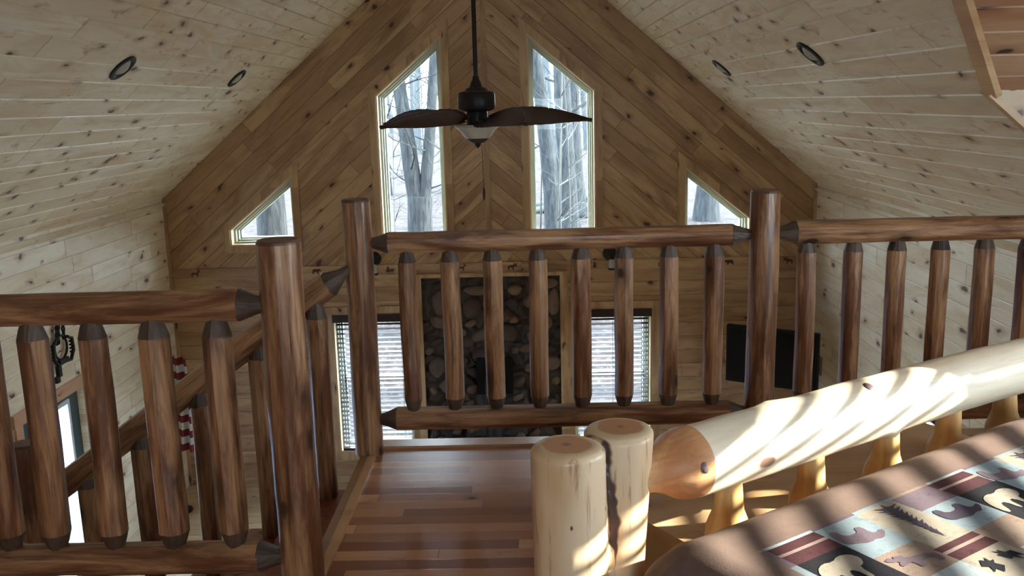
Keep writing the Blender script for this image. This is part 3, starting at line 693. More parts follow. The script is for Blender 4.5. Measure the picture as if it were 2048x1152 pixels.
# window with striped blind low on the right wall
fnx = lambda p, d: V((XR + d, p[0], p[1]))
def win_x(name, loop, side, dep0, casing_mat, frame_mat='vinyl', mull=0):
    fn = lambda p, d: V(((XR + d) if side > 0 else (XL - d), p[0], p[1]))
    e = empty(name, fn((sum(p[0] for p in loop) / 4, min(p[1] for p in loop)), 0)); e['kind'] = 'structure'
    def add(bm, nm, mat):
        bmesh.ops.translate(bm, verts=bm.verts, vec=-e.location); return fin(bm, nm, mat, e)
    bm = bmesh.new(); ringpoly(bm, loop, inset(loop, .012), fn, 0, .16); add(bm, 'jamb', M['jamb'])
    bm = bmesh.new(); ringpoly(bm, inset(loop, .012), inset(loop, .05), fn, .07, .14)
    ys = [p[0] for p in loop]; zs = [p[1] for p in loop]
    if mull:
        ym_ = (min(ys) + max(ys)) / 2; c_ = fn((ym_, 0), .105).x
        box(bm, c_ - .03, c_ + .03, ym_ - .03, ym_ + .03, min(zs) + .03, max(zs) - .03)
    add(bm, 'frame', M[frame_mat])
    bm = bmesh.new(); lp = inset(loop, .05); prism(bm, [fn(p, .1) for p in lp], (.005, 0, 0)); add(bm, 'glass', M['glass'])
    bm = bmesh.new(); ringpoly(bm, inset(loop, -.08), loop, fn, -.018, 0); add(bm, 'casing', casing_mat)
    return e
win_x('window_7', RB, 1, 0, M['pale']); win_x('window_8', DW, 1, 0, M['pale'], mull=0)
def blind_x(y0, y1, z0, z1, label, tilt, pitch=.05, mat='whiteslat'):
    e = empty('window_blind', (XR, (y0 + y1) / 2, z1)); tag(e, label, 'window blind')
    bm = bmesh.new(); w = (y1 - y0) / 2; box(bm, -.02, .06, -w + .005, w - .005, -.07, 0); fin(bm, 'valance', M['valance'], e)
    bm = bmesh.new(); z = -.09
    while z > -(z1 - z0) + .06:
        box(bm, -.024, .024, -w + .02, w - .02, -.0015, .0015, Matrix.Translation((.03, 0, z)) @ Matrix.Rotation(math.radians(tilt), 4, 'Y')); z -= pitch
    fin(bm, 'slats', M[mat], e)
    bm = bmesh.new(); box(bm, .005, .055, -w + .02, w - .02, -(z1 - z0) + .015, -(z1 - z0) + .035); fin(bm, 'bottom_rail', M[mat], e)
blind_x(6.1, 7.75, -3.6, -2.42, 'slatted blind low on the right wall, seen under the bed rail', 20, mat='slat')
blind_x(1.3, 2.76, -.85, .34, 'pale slatted blind in the dormer window that stripes the sunlight', 15, .0635)

# added back window, unseen behind the viewer, to brighten post and rail fronts
e = empty('window_9', (.45, YB, -.7)); e['kind'] = 'structure'
fnb = lambda p, d: V((p[0] - .45, -d, p[1] + .7))
bm = bmesh.new(); ringpoly(bm, BW, inset(BW, .05), fnb, .0, .14); fin(bm, 'frame', M['vinyl'], e)
bm = bmesh.new(); prism(bm, [fnb(p, .08) for p in inset(BW, .05)], (0, .005, 0)); fin(bm, 'glass', M['glass'], e)
bm = bmesh.new(); ringpoly(bm, inset(BW, -.08), BW, fnb, .0, -.018); fin(bm, 'casing', M['trim_z'], e)

# ------------------------------------------------------------------ left door
dr = empty('door_1', (XL, 7.285, ZM)); dr['kind'] = 'structure'
def da(bm, nm, mat, sm=None):
    bmesh.ops.translate(bm, verts=bm.verts, vec=-dr.location); return fin(bm, nm, mat, dr, sm)
fl = lambda p, d: V((XL - d, p[0], p[1]))
GL = [(6.96, -3.95), (7.61, -3.95), (7.61, -2.39), (6.96, -2.39)]
SLB = [(6.79, ZM + .01), (7.78, ZM + .01), (7.78, -2.345), (6.79, -2.345)]
bm = bmesh.new(); ringpoly(bm, SLB, GL, fl, .05, .095); da(bm, 'door_slab', M['teal'])
bm = bmesh.new(); ringpoly(bm, GL, inset(GL, .035), fl, .035, .11); box(bm, XL - .045, XL - .03, 7.565, 7.60, -2.95, -2.62); da(bm, 'glass_frame', M['white'])
t = NT('frosted_door_glass')
g = t.node('ShaderNodeBsdfTranslucent', {'Color': (0.62, 0.74, 0.9, 1)}); tr = t.node('ShaderNodeBsdfTransparent', {'Color': (0.7, 0.85, 1, 1)})
mx = t.node('ShaderNodeMixShader', {0: 0.35, 1: tr.outputs[0], 2: g.outputs[0]}); t.l.new(mx.outputs[0], t.out.inputs[0])
bm = bmesh.new(); prism(bm, [fl(p, .072) for p in inset(GL, .035)], (-.006, 0, 0)); da(bm, 'glass', t.m)
LDo = [(6.77, ZM), (7.80, ZM), (7.80, -2.33), (6.77, -2.33)]
bm = bmesh.new()
box(bm, XL, XL + .02, 6.67, 6.77, ZM, -2.33); box(bm, XL, XL + .02, 7.80, 7.90, ZM, -2.33); box(bm, XL, XL + .024, 6.655, 7.915, -2.33, -2.225)
da(bm, 'casing', M['redtrim'])
bm = bmesh.new(); tube(bm, [(XL - .04, 6.86, -3.2), (XL + .03, 6.86, -3.2)], .012, 10); tube(bm, [(XL + .03, 6.86, -3.2), (XL + .03, 6.98, -3.2)], .01, 10); da(bm, 'handle', M['black'], 40)

# iron trap on its chains
tp = empty('iron_trap', (XL + .03, 7.42, -1.5)); tag(tp, 'black iron trap hanging on chains on the left wall above the door', 'iron trap')
def chain(a, b, n, r, nm, parent):
    a, b = V(a), V(b); d = (b - a) / n; bm = bmesh.new(); dn = d.normalized()
    for i in range(n):
        c = a + d * (i + .5); sd = V((0, 1, 0)) if i % 2 else V((1, 0, 0)); L = d.length * .66
        pts = [c + dn * (L * math.cos(q)) + sd * (L * .48 * math.sin(q)) for q in [2 * PI * k / 10 for k in range(11)]]
        tube(bm, pts, r, 5, cap=False)
    return fin(bm, nm, M['iron'], parent, 60)
chain((0, .055, .02), (0, -.03, -.36), 13, .0075, 'chain', tp); chain((0, .12, .02), (0, .10, -.34), 11, .008, 'chain', tp)
chain((0, .085, .02), (0, .0, -.36), 13, .0065, 'chain', tp)
bm = bmesh.new()
tube(bm, [(0, .03 + .105 * math.cos(q), -.40 + .10 * math.sin(q)) for q in [2 * PI * k / 24 for k in range(25)]], .010, 6, cap=False); fin(bm, 'ring', M['iron'], tp, 60)
bm = bmesh.new()
for sgn in (1, -1):
    tube(bm, [(0.01, .03 + sgn * .10, -.33), (0.02, .03 + sgn * .16, -.36), (0.02, .03 + sgn * .165, -.46), (0.02, .03 + sgn * .11, -.53), (.01, .03, -.52)], .015, 6)
    for k in range(5): box(bm, .0, .03, .03 + sgn * .15 - .012, .03 + sgn * .15 + .012, -.36 - .03 * k, -.345 - .03 * k)
box(bm, 0, .03, -.06, .09, -.53, -.49)
fin(bm, 'jaws', M['iron'], tp, 60)
bm = bmesh.new(); box(bm, 0, .03, -.10, -.05, -.62, -.53); box(bm, 0, .03, -.14, -.09, -.66, -.61); fin(bm, 'spring', M['iron'], tp)
bm = bmesh.new(); tube(bm, [(-.03, .09, .03), (.03, .09, .03), (.035, .09, .045)], .007, 8); fin(bm, 'nail', M['iron'], tp)

# flag drooping from a floor pole in the left corner
fg = empty('flag', (-3.73, 9.3, ZM)); tag(fg, 'red and white striped flag drooping in the far left corner', 'flag')
bm = bmesh.new(); tube(bm, [(-.03, 0, .03), (-.03, 0, 1.76)], .014, 10); lathe(bm, [(.0, 1.76), (.02, 1.76), (.026, 1.79), (.0, 1.82)], 12, Matrix.Translation((-.03, 0, 0))); fin(bm, 'pole', M['pot'], fg, 40)
bm = bmesh.new(); lathe(bm, [(0, 0), (.12, 0), (.12, .02), (.03, .05), (0, .05)], 20, Matrix.Translation((-.03, 0, 0))); fin(bm, 'stand', M['black'], fg, 40)
bm = bmesh.new(); nx, nz = 28, 52; T0, H = 1.71, 1.01; grid = []
for i in range(nx + 1):
    u_ = i / nx; colv = []
    for k in range(nz + 1):
        w_ = k / nz
        xx = -.03 + .22 * u_ + .02 * math.sin(w_ * 3); yy = -.03 - .035 * math.sin(u_ * 15 + w_ * 1.5) * (.3 + u_); zz = T0 - H * w_ - .015 * u_
        colv.append(bm.verts.new((xx, yy, zz)))
    grid.append(colv)
for i in range(nx):
    for k in range(nz):
        f_ = bm.faces.new((grid[i][k], grid[i + 1][k], grid[i + 1][k + 1], grid[i][k + 1]))
        stp = int(k / (nz / 13)); f_.material_index = stp % 2
        if i < nx * .22 and stp < 7: f_.material_index = 2
fl_ = fin(bm, 'cloth', [M['red'], M['cream'], M['navy']], fg, 180)
md = fl_.modifiers.new('t', 'SOLIDIFY'); md.thickness = .003

# ------------------------------------------------------------------ posts and railings
def newel(name, x, y, z0, z1, r, label, seed, knee=True):
    rnd = random.Random(seed); e = empty(name, (x, y, z0)); tag(e, label, 'post'); L = z1 - z0
    n = int(L / .035); prof = [(i * (L - .012) / n, r * (1.02 - .04 * i / n)) for i in range(n + 1)]
    bm = bmesh.new(); log_shell(bm, prof, 44, rnd, facets=10, flat=.6, bend=.002); fin(bm, 'body', M['log'], e, 24)
    rnd = random.Random(seed); bm = bmesh.new()
    log_shell(bm, [(L - .0125, r * .978), (L - .006, r * .965), (L, r * .90)], 44, rnd, facets=10, flat=.6, bend=.002)
    c = fin(bm, 'cut_top', M['cut'], e, 24); c['label'] = 'darker sawn top'
    return e
newel('newel_post', -.775, 2.87, ZF, -.40, .0685, 'thick stained log post at the head of the stairs, nearest and largest', 11)
newel('newel_post', -.762, 4.156, ZF, -.407, .0645, 'stained log post at the far left end of the middle railing', 12)
newel('newel_post', 1.055, 4.156, ZF, -.41, .066, 'tall stained log post between the middle and right railings', 13)
newel('newel_post', -2.36, 4.1, -2.93, -1.50, .062, 'dark log post at the foot of the stair handrail', 14)

def railing(name, y, x0, x1, ztop, zbot, xs, rr_, rb_, brad, label, zb0, zb1, seed, ends=(1, 1), dz=0.0):
    e = empty(name, ((x0 + x1) / 2, y, zbot)); tag(e, label, 'railing')
    L = e.location
    log_parts('top_rail', V((x0, y, ztop)) - L, V((x1, y, ztop + dz)) - L, rr_, e, ten=.085, tr=.56, seed=seed, ends=ends)
    log_parts('bottom_rail', V((x0, y, zbot)) - L, V((x1, y, zbot + dz)) - L, rb_, e, ten=.085, tr=.56, seed=seed + 1, ends=ends)
    for i, x in enumerate(xs):
        log_parts('baluster', V((x, y, zb0)) - L, V((x + random.uniform(-.004, .004), y, zb1)) - L, brad * random.uniform(.95, 1.05), e, ten=.062, tr=.70, seed=seed + 10 + i * 3, seg=32)
    return e
railing('log_railing', 4.156, -.71, 1.0, -.607, -1.437, [-.545, -.352, -.161, .042, .238, .431, .634, .835], .047, .052, .0435,
        'middle log railing with eight peeled balusters along the loft edge', -1.40, -.635, 100)
railing('log_railing', 4.156, 1.11, XR + .01, -.604, -1.437, [1.248, 1.455, 1.647, 1.84, 2.035, 2.232, 2.43, 2.63, 2.83], .0545, .052, .0445,
        'right log railing running behind the bed to the right wall', -1.40, -.63, 200, ends=(1, 0))
railing('log_railing', 2.87, XL - .01, -.825, -.605, -1.462, [-3.75, -3.55, -3.35, -3.15, -2.95, -2.75, -2.55, -2.35, -2.15, -1.945, -1.74, -1.582, -1.388, -1.192, -.99], .0525, .054, .048,
        'near left log railing above the stairwell, closest to the viewer', -1.425, -.64, 300, ends=(0, 1))
# stair handrail
e = empty('stair_railing', (-1.5, 4.1, -1.7)); tag(e, 'sloping log handrail with balusters going down the stairs', 'railing'); L = e.location
log_parts('handrail', V((-2.33, 4.1, -1.80)) - L, V((-.80, 4.125, -.715)) - L, .060, e, ten=.12, tr=.45, seed=401)
for i, (x, zt, zb) in enumerate([(-.958, -.86, -1.79), (-1.232, -1.045, -1.98), (-1.522, -1.26, -2.17), (-1.812, -1.46, -2.36), (-2.085, -1.65, -2.55)]):
    log_parts('baluster', V((x, 4.1, zb)) - L, V((x, 4.1, zt)) - L,   .047, e, ten=.07, tr=.68, seed=410 + i * 3, ends=(0, 1), seg=32)
# stairs
e = empty('staircase', (SX, 3.5, ZF)); tag(e, 'reddish wooden stairs descending to the left below the loft', 'staircase'); L = e.location
RS, RU = .19, .27
for k in range(1, 7):
    z = ZF - RS * k; x1 = SX - .036 - RU * (k - 1); x0 = x1 - RU - .03
    bm = bmesh.new(); box(bm, x0, x1, 3.0, 4.17, z - .035, z); bmesh.ops.translate(bm, verts=bm.verts, vec=-L)
    fin(bm, 'tread', M['stair'], e)
    bm = bmesh.new(); box(bm, x0 + .03, x0 + .05, 3.0, 4.17, z - RS, z - .036); bmesh.ops.translate(bm, verts=bm.verts, vec=-L); fin(bm, 'riser', M['fascia'], e)
bm = bmesh.new()
for yy in (2.975, 4.172):
    prism(bm, [(SX - .04, yy, ZF - .19 - .16), (SX - .04, yy, ZF - .19 + .01), (SX - .04 - RU * 6, yy, ZF - RS * 7 + .01), (SX - .04 - RU * 6, yy, ZF - RS * 7 - .16)], (0, .024, 0))
bmesh.ops.translate(bm, verts=bm.verts, vec=-L); fin(bm, 'stringers', M['stair'], e)
bm = bmesh.new(); box(bm, XL + .02, SX - .036 - RU * 6 - .0, 3.0, 4.2, -2.93, -2.88); bmesh.ops.translate(bm, verts=bm.verts, vec=-L); fin(bm, 'landing', M['stair'], e)

# ------------------------------------------------------------------ ceiling fan
fan = empty('ceiling_fan', (-.352, 7.0, 0)); tag(fan, 'dark ceiling fan with leaf-shaped blades and a frosted bowl, hanging from the ridge', 'ceiling fan')
bm = bmesh.new(); tube(bm, [(0, 0, .13), (0, 0, 2.03)], .0165, 14); fin(bm, 'down_rod', M['black'], fan, 40)
bm = bmesh.new(); lathe(bm, [(.018, 1.93), (.07, 1.97), (.08, 2.05), (0, 2.05)], 24); fin(bm, 'ceiling_canopy', M['black'], fan, 40)
bm = bmesh.new(); lathe(bm, [(0, .19), (.022, .19), (.026, .165), (.04, .14), (.046, .115), (.075, .10), (.085, .085), (.128, .075), (.137, .06), (.137, -.03), (.13, -.05), (.10, -.062), (0, -.062)], 32); fin(bm, 'motor_housing', M['black'], fan, 40)
bm = bmesh.new(); lathe(bm, [(0, -.06), (.075, -.06), (.08, -.075), (.075, -.155), (.05, -.17), (0, -.17)], 28); fin(bm, 'light_hub', M['black'], fan, 40)
bm = bmesh.new(); lathe(bm, [(.156, -.162), (.170, -.158), (.166, -.175), (.130, -.20), (.10, -.245), (.06, -.275), (0, -.285), (.0, -.27), (.055, -.262), (.092, -.235), (.122, -.195), (.156, -.172), (.156, -.162)], 36); fin(bm, 'glass_bowl', M['bowl'], fan, 40)
bm = bmesh.new(); lathe(bm, [(.085, -.252), (.078, -.268), (.05, -.288), (.026, -.295), (.02, -.315), (.012, -.322), (0, -.335), (0, -.28), (.05, -.268), (.078, -.254), (.085, -.252)], 24); fin(bm, 'finial', M['black'], fan, 40)
def blade_bm():
    bm = bmesh.new(); n, m_ = 26, 8; g_ = []
    R0, R1 = .13, .86
    for i in range(n + 1):
        u_ = i / n; w_ = .002 + .172 * (math.sin(PI * min(1, (u_ + .04)) ** .85) ** .8 if u_ < .999 else 0) * (1 - .28 * u_)
        w_ = max(w_, .003); row = []
        for k in range(m_ + 1):
            q = k / m_ * 2 - 1; x = R0 + (R1 - R0) * u_; y = q * w_ * (1 + .03 * math.sin(u_ * 60 + k)); z = -.012 * (1 - q * q) + .018 * math.sin(u_ * PI) - .030 * u_ * u_ + .004 * math.cos(k * PI)
            row.append(V((x, y, z)))
        g_.append(row)
    tilt = Matrix.Rotation(math.radians(24), 4, 'X')
    vv = [[bm.verts.new(tilt @ p) for p in row] for row in g_]
    for i in range(n):
        for k in range(m_): bm.faces.new((vv[i][k], vv[i + 1][k], vv[i + 1][k + 1], vv[i][k + 1]))
    return bm
b0 = None
for k in range(5):
    ang = math.radians(6 + 72 * k)
    if b0 is None:
        b0 = fin(blade_bm(), 'blade', M['blade'], fan, 180); md = b0.modifiers.new('t', 'SOLIDIFY'); md.thickness = .007
        bl = b0
        bmi = bmesh.new(); bar(bmi, (.07, 0, .0), (.20, 0, -.005), .035, .008); box(bmi, .17, .23, -.035, .035, -.012, -.004, Matrix.Rotation(math.radians(24), 4, 'X')); ir = fin(bmi, 'blade_iron', M['black'], b0)
    else:
        bl = b0.copy(); COL.objects.link(bl); bl.parent = fan; q = ir.copy(); COL.objects.link(q); q.parent = bl
    bl.location = (0, 0, -.115); bl.rotation_euler = (0, 0, ang)
bm = bmesh.new(); tube(bm, [(.03, -.03, -.30), (.035, -.03, -.62)], .0018, 5); fin(bm, 'pull_chain', M['pot'], fan)
bm = bmesh.new(); lathe(bm, [(0, .05), (.008, .04), (.013, .0), (.008, -.04), (0, -.055)], 12, Matrix.Translation((.035, -.03, -.665))); fin(bm, 'chain_pull', M['fob'], fan, 60)

# recessed lights
def downlight(x, y, label):
    s = 1 if x > RX else -1; n = -nrm[s]
    e = empty('recessed_light', (x, y, roof_z(x))); e.location = V(e.location) + n * .003
    e.rotation_euler = n.to_track_quat('Z', 'Y').to_euler(); tag(e, label, 'recessed light', 'recessed lights in the sloping ceiling')
    bm = bmesh.new(); lathe(bm, [(.103, -.004), (.105, .006), (.098, .012), (.078, .012), (.07, .004), (.062, -.0)], 40); fin(bm, 'trim_ring', M['black'], e, 40)
    bm = bmesh.new(); lathe(bm, [(0, .022), (.035, .019), (.055, .008), (.066, -.002), (0, -.002)], 32); fin(bm, 'lens', M['lens'], e, 60)
downlight(-2.518, 6.0, 'black-rimmed recessed light, nearer of the pair in the left slope')
downlight(-2.526, 8.4, 'black-rimmed recessed light, farther of the pair in the left slope')
downlight(1.73, 5.83, 'black-rimmed recessed light, nearer of the pair in the right slope')
downlight(1.725, 8.39, 'black-rimmed recessed light, farther of the pair in the right slope')

# ------------------------------------------------------------------ bed
E1 = V((.8304, .5572, 0)); E2 = V((.5572, -.8304, 0)); O0 = V((.205, 2.003, 0))
def bp(s, t_, z): return O0 + E1 * s + E2 * t_ + V((0, 0, z))
bed = empty('log_bed', bp(.0, 0, ZF)); tag(bed, 'bed of pale peeled logs with a twin-trunk corner post, in the right foreground', 'bed'); BL = bed.location
# twin-trunk post
bm = bmesh.new()
def trunk(cx, cy, r, z1, seed, lean=(0, 0)):
    rnd = random.Random(seed); prof = []
    n = 60; L = z1 - ZF
    for i in range(n + 1):
        prof.append((ZF + L * i / n, r))
    prof[-1] = (z1 - .002, r - .020); prof.insert(-1, (z1 - .006, r - .009)); prof.insert(-2, (z1 - .014, r - .002))
    prof.sort()
    before = len(bm.verts); rings = []
    for z, rr_ in prof:
        ring = []
        for i in range(56):
            th = 2 * PI * i / 56; d = V((math.cos(th), math.sin(th), 0))
            k = rr_ * (1 + .05 * mnoise.noise(V((d.x * 1.2 + seed, d.y * 1.2, z * 1.6))) + .012 * mnoise.noise(V((d.x * 6 + seed, d.y * 6, z * 3))))
            ring.append(bm.verts.new((cx + lean[0] * (z1 - z) + d.x * k, cy + lean[1] * (z1 - z) + d.y * k, z)))
        rings.append(ring)
    for a, b in zip(rings, rings[1:]):
        for i in range(56):
            j = (i + 1) % 56; bm.faces.new((a[i], a[j], b[j], b[i]))
    bm.faces.new(rings[0][::-1]); bm.faces.new(rings[-1])
trunk(.078, 1.985, .084, -.752, 3, (.012, .030)); trunk(.207, 2.095, .083, -.752, 8, (-.075, -.075))
bmesh.ops.translate(bm, verts=bm.verts, vec=-BL)
post = fin(bm, 'twin_post', M['bedlog'], bed)
rm = post.modifiers.new('remesh', 'REMESH'); rm.mode = 'VOXEL'; rm.voxel_size = .0045; rm.use_smooth_shade = True
sm = post.modifiers.new('smooth', 'SMOOTH'); sm.factor = .5; sm.iterations = 9
# its own material: heartwood rings on the cut tops, bark crevice between the trunks
t = NT('twin_post_wood'); o_ = t.obj(); x, y, z = t.sep(o_)
A_ = (.078 - BL.x, 1.985 - BL.y); B_ = (.207 - BL.x, 2.095 - BL.y); ZT = -.752 - BL.z
def dist2(c): return t.math('SQRT', t.math('ADD', t.math('POWER', t.math('SUBTRACT', x, c[0]), 2.0), t.math('POWER', t.math('SUBTRACT', y, c[1]), 2.0)))
dA, dB = dist2(A_), dist2(B_); dm = t.math('MINIMUM', dA, dB)
wn2 = t.noise(o_, 24, 3); rd = t.math('ADD', dm, t.math('MULTIPLY', t.math('SUBTRACT', wn2, .5), .02))
heart = t.math('SUBTRACT', 1.0, t.smooth(rd, .050, .058))
rings = t.smooth(t.math('SINE', t.math('MULTIPLY', rd, 900.0)), .0, 1.0)
heartc = t.mix(t.math('MULTIPLY', rings, .35), (.50, .25, .12, 1), (.38, .17, .08, 1)); heartc = t.mix(t.math('SUBTRACT', 1.0, t.smooth(rd, .0, .016)), heartc, (.22, .09, .05, 1))
topc = t.mix(heart, (.62, .46, .28, 1), heartc)
st_ = t.noise(t.vmath('MULTIPLY', o_, (38, 38, 3.0)), 1.0, 4, .65, .3); bl_ = t.noise(t.vmath('MULTIPLY', o_, (6, 6, 1.6)), 1.0, 3)
side = t.mix(t.smooth(bl_, .38, .66), (.74, .56, .37, 1), (.58, .36, .18, 1))
side = t.mix(t.math('MULTIPLY', t.smooth(st_, .52, .68), .7), side, (.26, .09, .035, 1))
vor = t.node('ShaderNodeTexVoronoi', {'Vector': t.vmath('MULTIPLY', o_, (24, 24, 13)), 'Scale': 1.0})
kn = t.math('MULTIPLY', t.math('SUBTRACT', 1.0, t.smooth(vor.outputs['Distance'], .05, .12)), t.math('LESS_THAN', t.sep(vor.outputs['Color'])[0], .16))
side = t.mix(kn, side, (.05, .015, .01, 1))
gap = t.math('ABSOLUTE', t.math('SUBTRACT', dA, dB)); gw = t.noise(t.vmath('MULTIPLY', o_, (5, 5, 9)), 1.0, 3)
gw2 = t.noise(t.vmath('MULTIPLY', o_, (0, 0, 11)), 1.0, 2); gap = t.math('ABSOLUTE', t.math('ADD', t.math('SUBTRACT', dA, dB), t.math('MULTIPLY', t.math('SUBTRACT', gw2, .5), .07)))
gz = t.math('MULTIPLY', t.smooth(z, ZT - .30, ZT - .20), t.smooth(gw, .30, .55))
crev = t.math('MULTIPLY', t.math('SUBTRACT', 1.0, t.smooth(t.math('DIVIDE', gap, t.math('MULTIPLY_ADD', gz, .026, .0015)), .6, 1.0)), t.smooth(z, ZT - .34, ZT - .26))
side = t.mix(t.math('MULTIPLY', crev, .95), side, (.045, .018, .012, 1))
nz_ = t.sep(t.node('ShaderNodeNewGeometry').outputs['Normal'])[2]
up_ = t.math('MULTIPLY', t.smooth(nz_, .7, .95), t.math('GREATER_THAN', z, ZT - .03))
t.bsdf(t.mix(up_, side, topc), .36, t.bump(st_, .12, .002)); post.data.materials.clear(); post.data.materials.append(t.m)
# foot log with reddish shouldered end
s0, s1 = .045, 1.86
def flog(prof, name, mat, parent, seed=5, seg=48, flat=.12, knob=True):
    rnd = random.Random(seed); bm = bmesh.new(); rings = log_shell(bm, prof, seg, rnd, facets=7, flat=flat, bend=.004)
    if knob:
        for (kz, kth, kh, kr) in ((.335, 2.2, .010, .03), (.88, 3.9, .014, .035), (.50, .6, .014, .05), (.72, 5.2, .012, .05), (1.2, 2.4, .008, .04)):
            for v in bm.verts:
                th = math.atan2(v.co.y, v.co.x); dth = abs((th - kth + PI) % (2 * PI) - PI) * .088; dd = math.hypot(v.co.z - kz, dth)
                if dd < kr * 1.8:
                    d = V((v.co.x, v.co.y, 0)).normalized(); v.co += d * kh * math.exp(-(dd / kr) ** 2 * 2)
    o = fin(bm, name, mat, parent, 60); return o
la, lb = bp(.062, -.040, -.872) - BL, bp(s1, 0, -.872) - BL
def ax(z): return [(z)]
n = 70; prof = [(.175 + (s1 - s0 - .175) * i / n, .0885 * (1 - .05 * i / n)) for i in range(n + 1)]
foot = flog(prof, 'foot_rail', M['bedlog'], bed); orient(foot, la, lb)
pf = [(.0, .040), (.05, .046), (.09, .062), (.125, .082), (.155, .0885), (.177, .0885)]
tn = flog(pf, 'shouldered_end', M['redheart'], foot, knob=False); tn['label'] = 'reddish heartwood shoulder'
# cut knots on the foot log
for kz, kth in ((.15, -.25), (.80, -1.2)):
    bm = bmesh.new(); lathe(bm, [(0, .003), (.010, .003), (.017, .0), (.02, -.006), (.012, -.01), (0, -.01)], 20)
    o = fin(bm, 'branch_knot', simple('grey_knot', (.14, .09, .09), .5, 0, 60, .4), foot, 60); o['label'] = 'grey cut knot'
    # direction around the log: local frame, angle measured from towards the bed
    q = foot.rotation_euler.to_matrix(); loc_e2 = q.inverted() @ E2; loc_up = q.inverted() @ V((0, 0, 1))
    d = (loc_e2 * math.cos(kth) - loc_up * math.sin(kth)).normalized() if kth < -.9 else (loc_e2 * math.cos(kth) - loc_up * math.sin(kth)).normalized()
    o.location = V((0, 0, kz)) + d * .089; o.rotation_euler = d.to_track_quat('Z', 'Y').to_euler()
for i, s in enumerate((.34, .65, .965, 1.27, 1.575)):
    rnd = random.Random(600 + i); a = bp(s + s0 * 0, 0, -1.44) - BL; b = bp(s, 0, -.90) - BL
    bm = bmesh.new(); prof = [(0, .030), (.05, .033), (.10, .056), (.14, .060), (.26, .060), (.345, .060), (.385, .055), (.43, .038), (.50, .033), (.54, .031)]
    fine = []
    for (za, ra), (zb, rb) in zip(prof, prof[1:]):
        for k in range(4): fine.append((za + (zb - za) * k / 4, ra + (rb - ra) * k / 4))
    fine.append(prof[-1]); log_shell(bm, fine, 32, rnd, facets=8, flat=.2, bend=.002)
    o = fin(bm, 'spindle', M['spindle'], bed, 60); orient(o, a, b)
o = flog([(.0, .05), (.06, .055), (.12, .075)] + [(.12 + (s1 - s0 - .24) * i / 30, .078) for i in range(1, 31)] + [(s1 - s0, .05)], 'lower_foot_rail', M['bedlog'], bed, 9, knob=False)
orient(o, bp(s0, 0, -1.42) - BL, bp(s1, 0, -1.42) - BL)
o = flog([(0, .085), (.1, .085), (.3, .085), (.6, .084), (.84, .084), (.85, .07)], 'post', M['bedlog'], bed, 10, knob=False); orient(o, bp(1.93, 0, ZF) - BL, bp(1.93, 0, -.75) - BL)
bm = bmesh.new()
mm = Matrix(((E1.x, E2.x, 0, 0), (E1.y, E2.y, 0, 0), (0, 0, 1, 0), (0, 0, 0, 1)))
box(bm, .03, 1.80, .14, 2.15, ZF + .22 - BL.z, ZF + .38 - BL.z, mm); fin(bm, 'bed_base', M['spindle'], bed)
for s in (.1, 1.75):
    bm = bmesh.new(); p = bp(s, 2.1, 0) - V((BL.x, BL.y, 0)); box(bm, p.x - .04, p.x + .04, p.y - .04, p.y + .04, 0, .22); fin(bm, 'leg', M['spindle'], bed)

# quilt: cloth coordinates (a along the foot, b away from it)
def cloth_pt(a, b, lift=0.0):
    a0, b0, a1 = .06, .215, 1.62; r = .135
    da_ = a0 - a if a < a0 else (a1 - a if a > a1 else 0.0); db_ = max(0.0, b0 - b)
    z = -.938; s, t_ = a, b; nn = V((0, 0, 1))
    d = math.hypot(da_, db_)
    if d > 0:
        dx, dy = -da_ / d, -db_ / d; cs = min(max(a, a0), a1); ct = max(b, b0)
        ang = min(d / r, PI / 2); ext = max(0.0, d - r * PI / 2)
        hx = r * math.sin(ang) + ext * .04; dz = r * (1 - math.cos(ang)) + ext
        s, t_, z = cs + dx * hx, ct + dy * hx, z - dz
        nn = V((dx * math.sin(ang), dy * math.sin(ang), math.cos(ang)))
        fold = .010 * math.sin(a * 21 + b * 5) * min(1, d / .3) if ang >= 1.5 else .004 * math.sin(a * 9 + b * 7 + 1) * ang
        if abs(da_) > 0 and db_ > 0: fold += .012 * math.sin(math.atan2(db_, abs(da_)) * 9) * min(1, d / .2)
        s += nn.x * fold; t_ += nn.y * fold
    z += .0035 * mnoise.noise(V((a * 5, b * 6, 2))) + .006 * mnoise.noise(V((a * 2.1, b * 2.4, 7)))
    return bp(s, t_, z) + (E1 * nn.x + E2 * nn.y + V((0, 0, nn.z))) * lift
CELLS = [(.29, .43, .30, .45, 1), (.43, .56, .30, .50, 2), (.56, .70, .30, .38, 3), (.56, .70, .38, .50, 1), (.70, .85, .30, .33, 4), (.70, .85, .33, .34, 7), (.70, .85, .34, .38, 4),
         (.70, .86, .38, .54, 5), (.29, .42, .45, .56, 6), (.42, .56, .50, .52, 4), (.42, .56, .52, .53, 7), (.42, .56, .53, .56, 4), (.42, .56, .56, .68, 2), (.56, .70, .50, .60, 6), (.29, .42, .56, .70, 8)]
PS, PT = .56, .40
def cell(a, b):
    for da_ in (0, 1, -1, 2, 3):
        for kb in (0, 1, 2, 3):
            aa, bb = a - da_ * PS, b - kb * PT
            for (x0, x1, y0, y1, m_) in CELLS:
                if x0 <= aa < x1 and y0 <= bb < y1: return m_
    return [3, 8, 6, 1][int(abs(math.floor(a * 7) * 3 + math.floor(b * 9) * 5)) % 4]
bm = bmesh.new(); ds = .01
A0, A1, B0, B1 = -.52, 2.1, -.36, 2.05
na, nb = int((A1 - A0) / ds), int((B1 - B0) / (ds))
vv = [[bm.verts.new(cloth_pt(A0 + i * ds, B0 + j * ds)) for j in range(nb + 1)] for i in range(na + 1)]
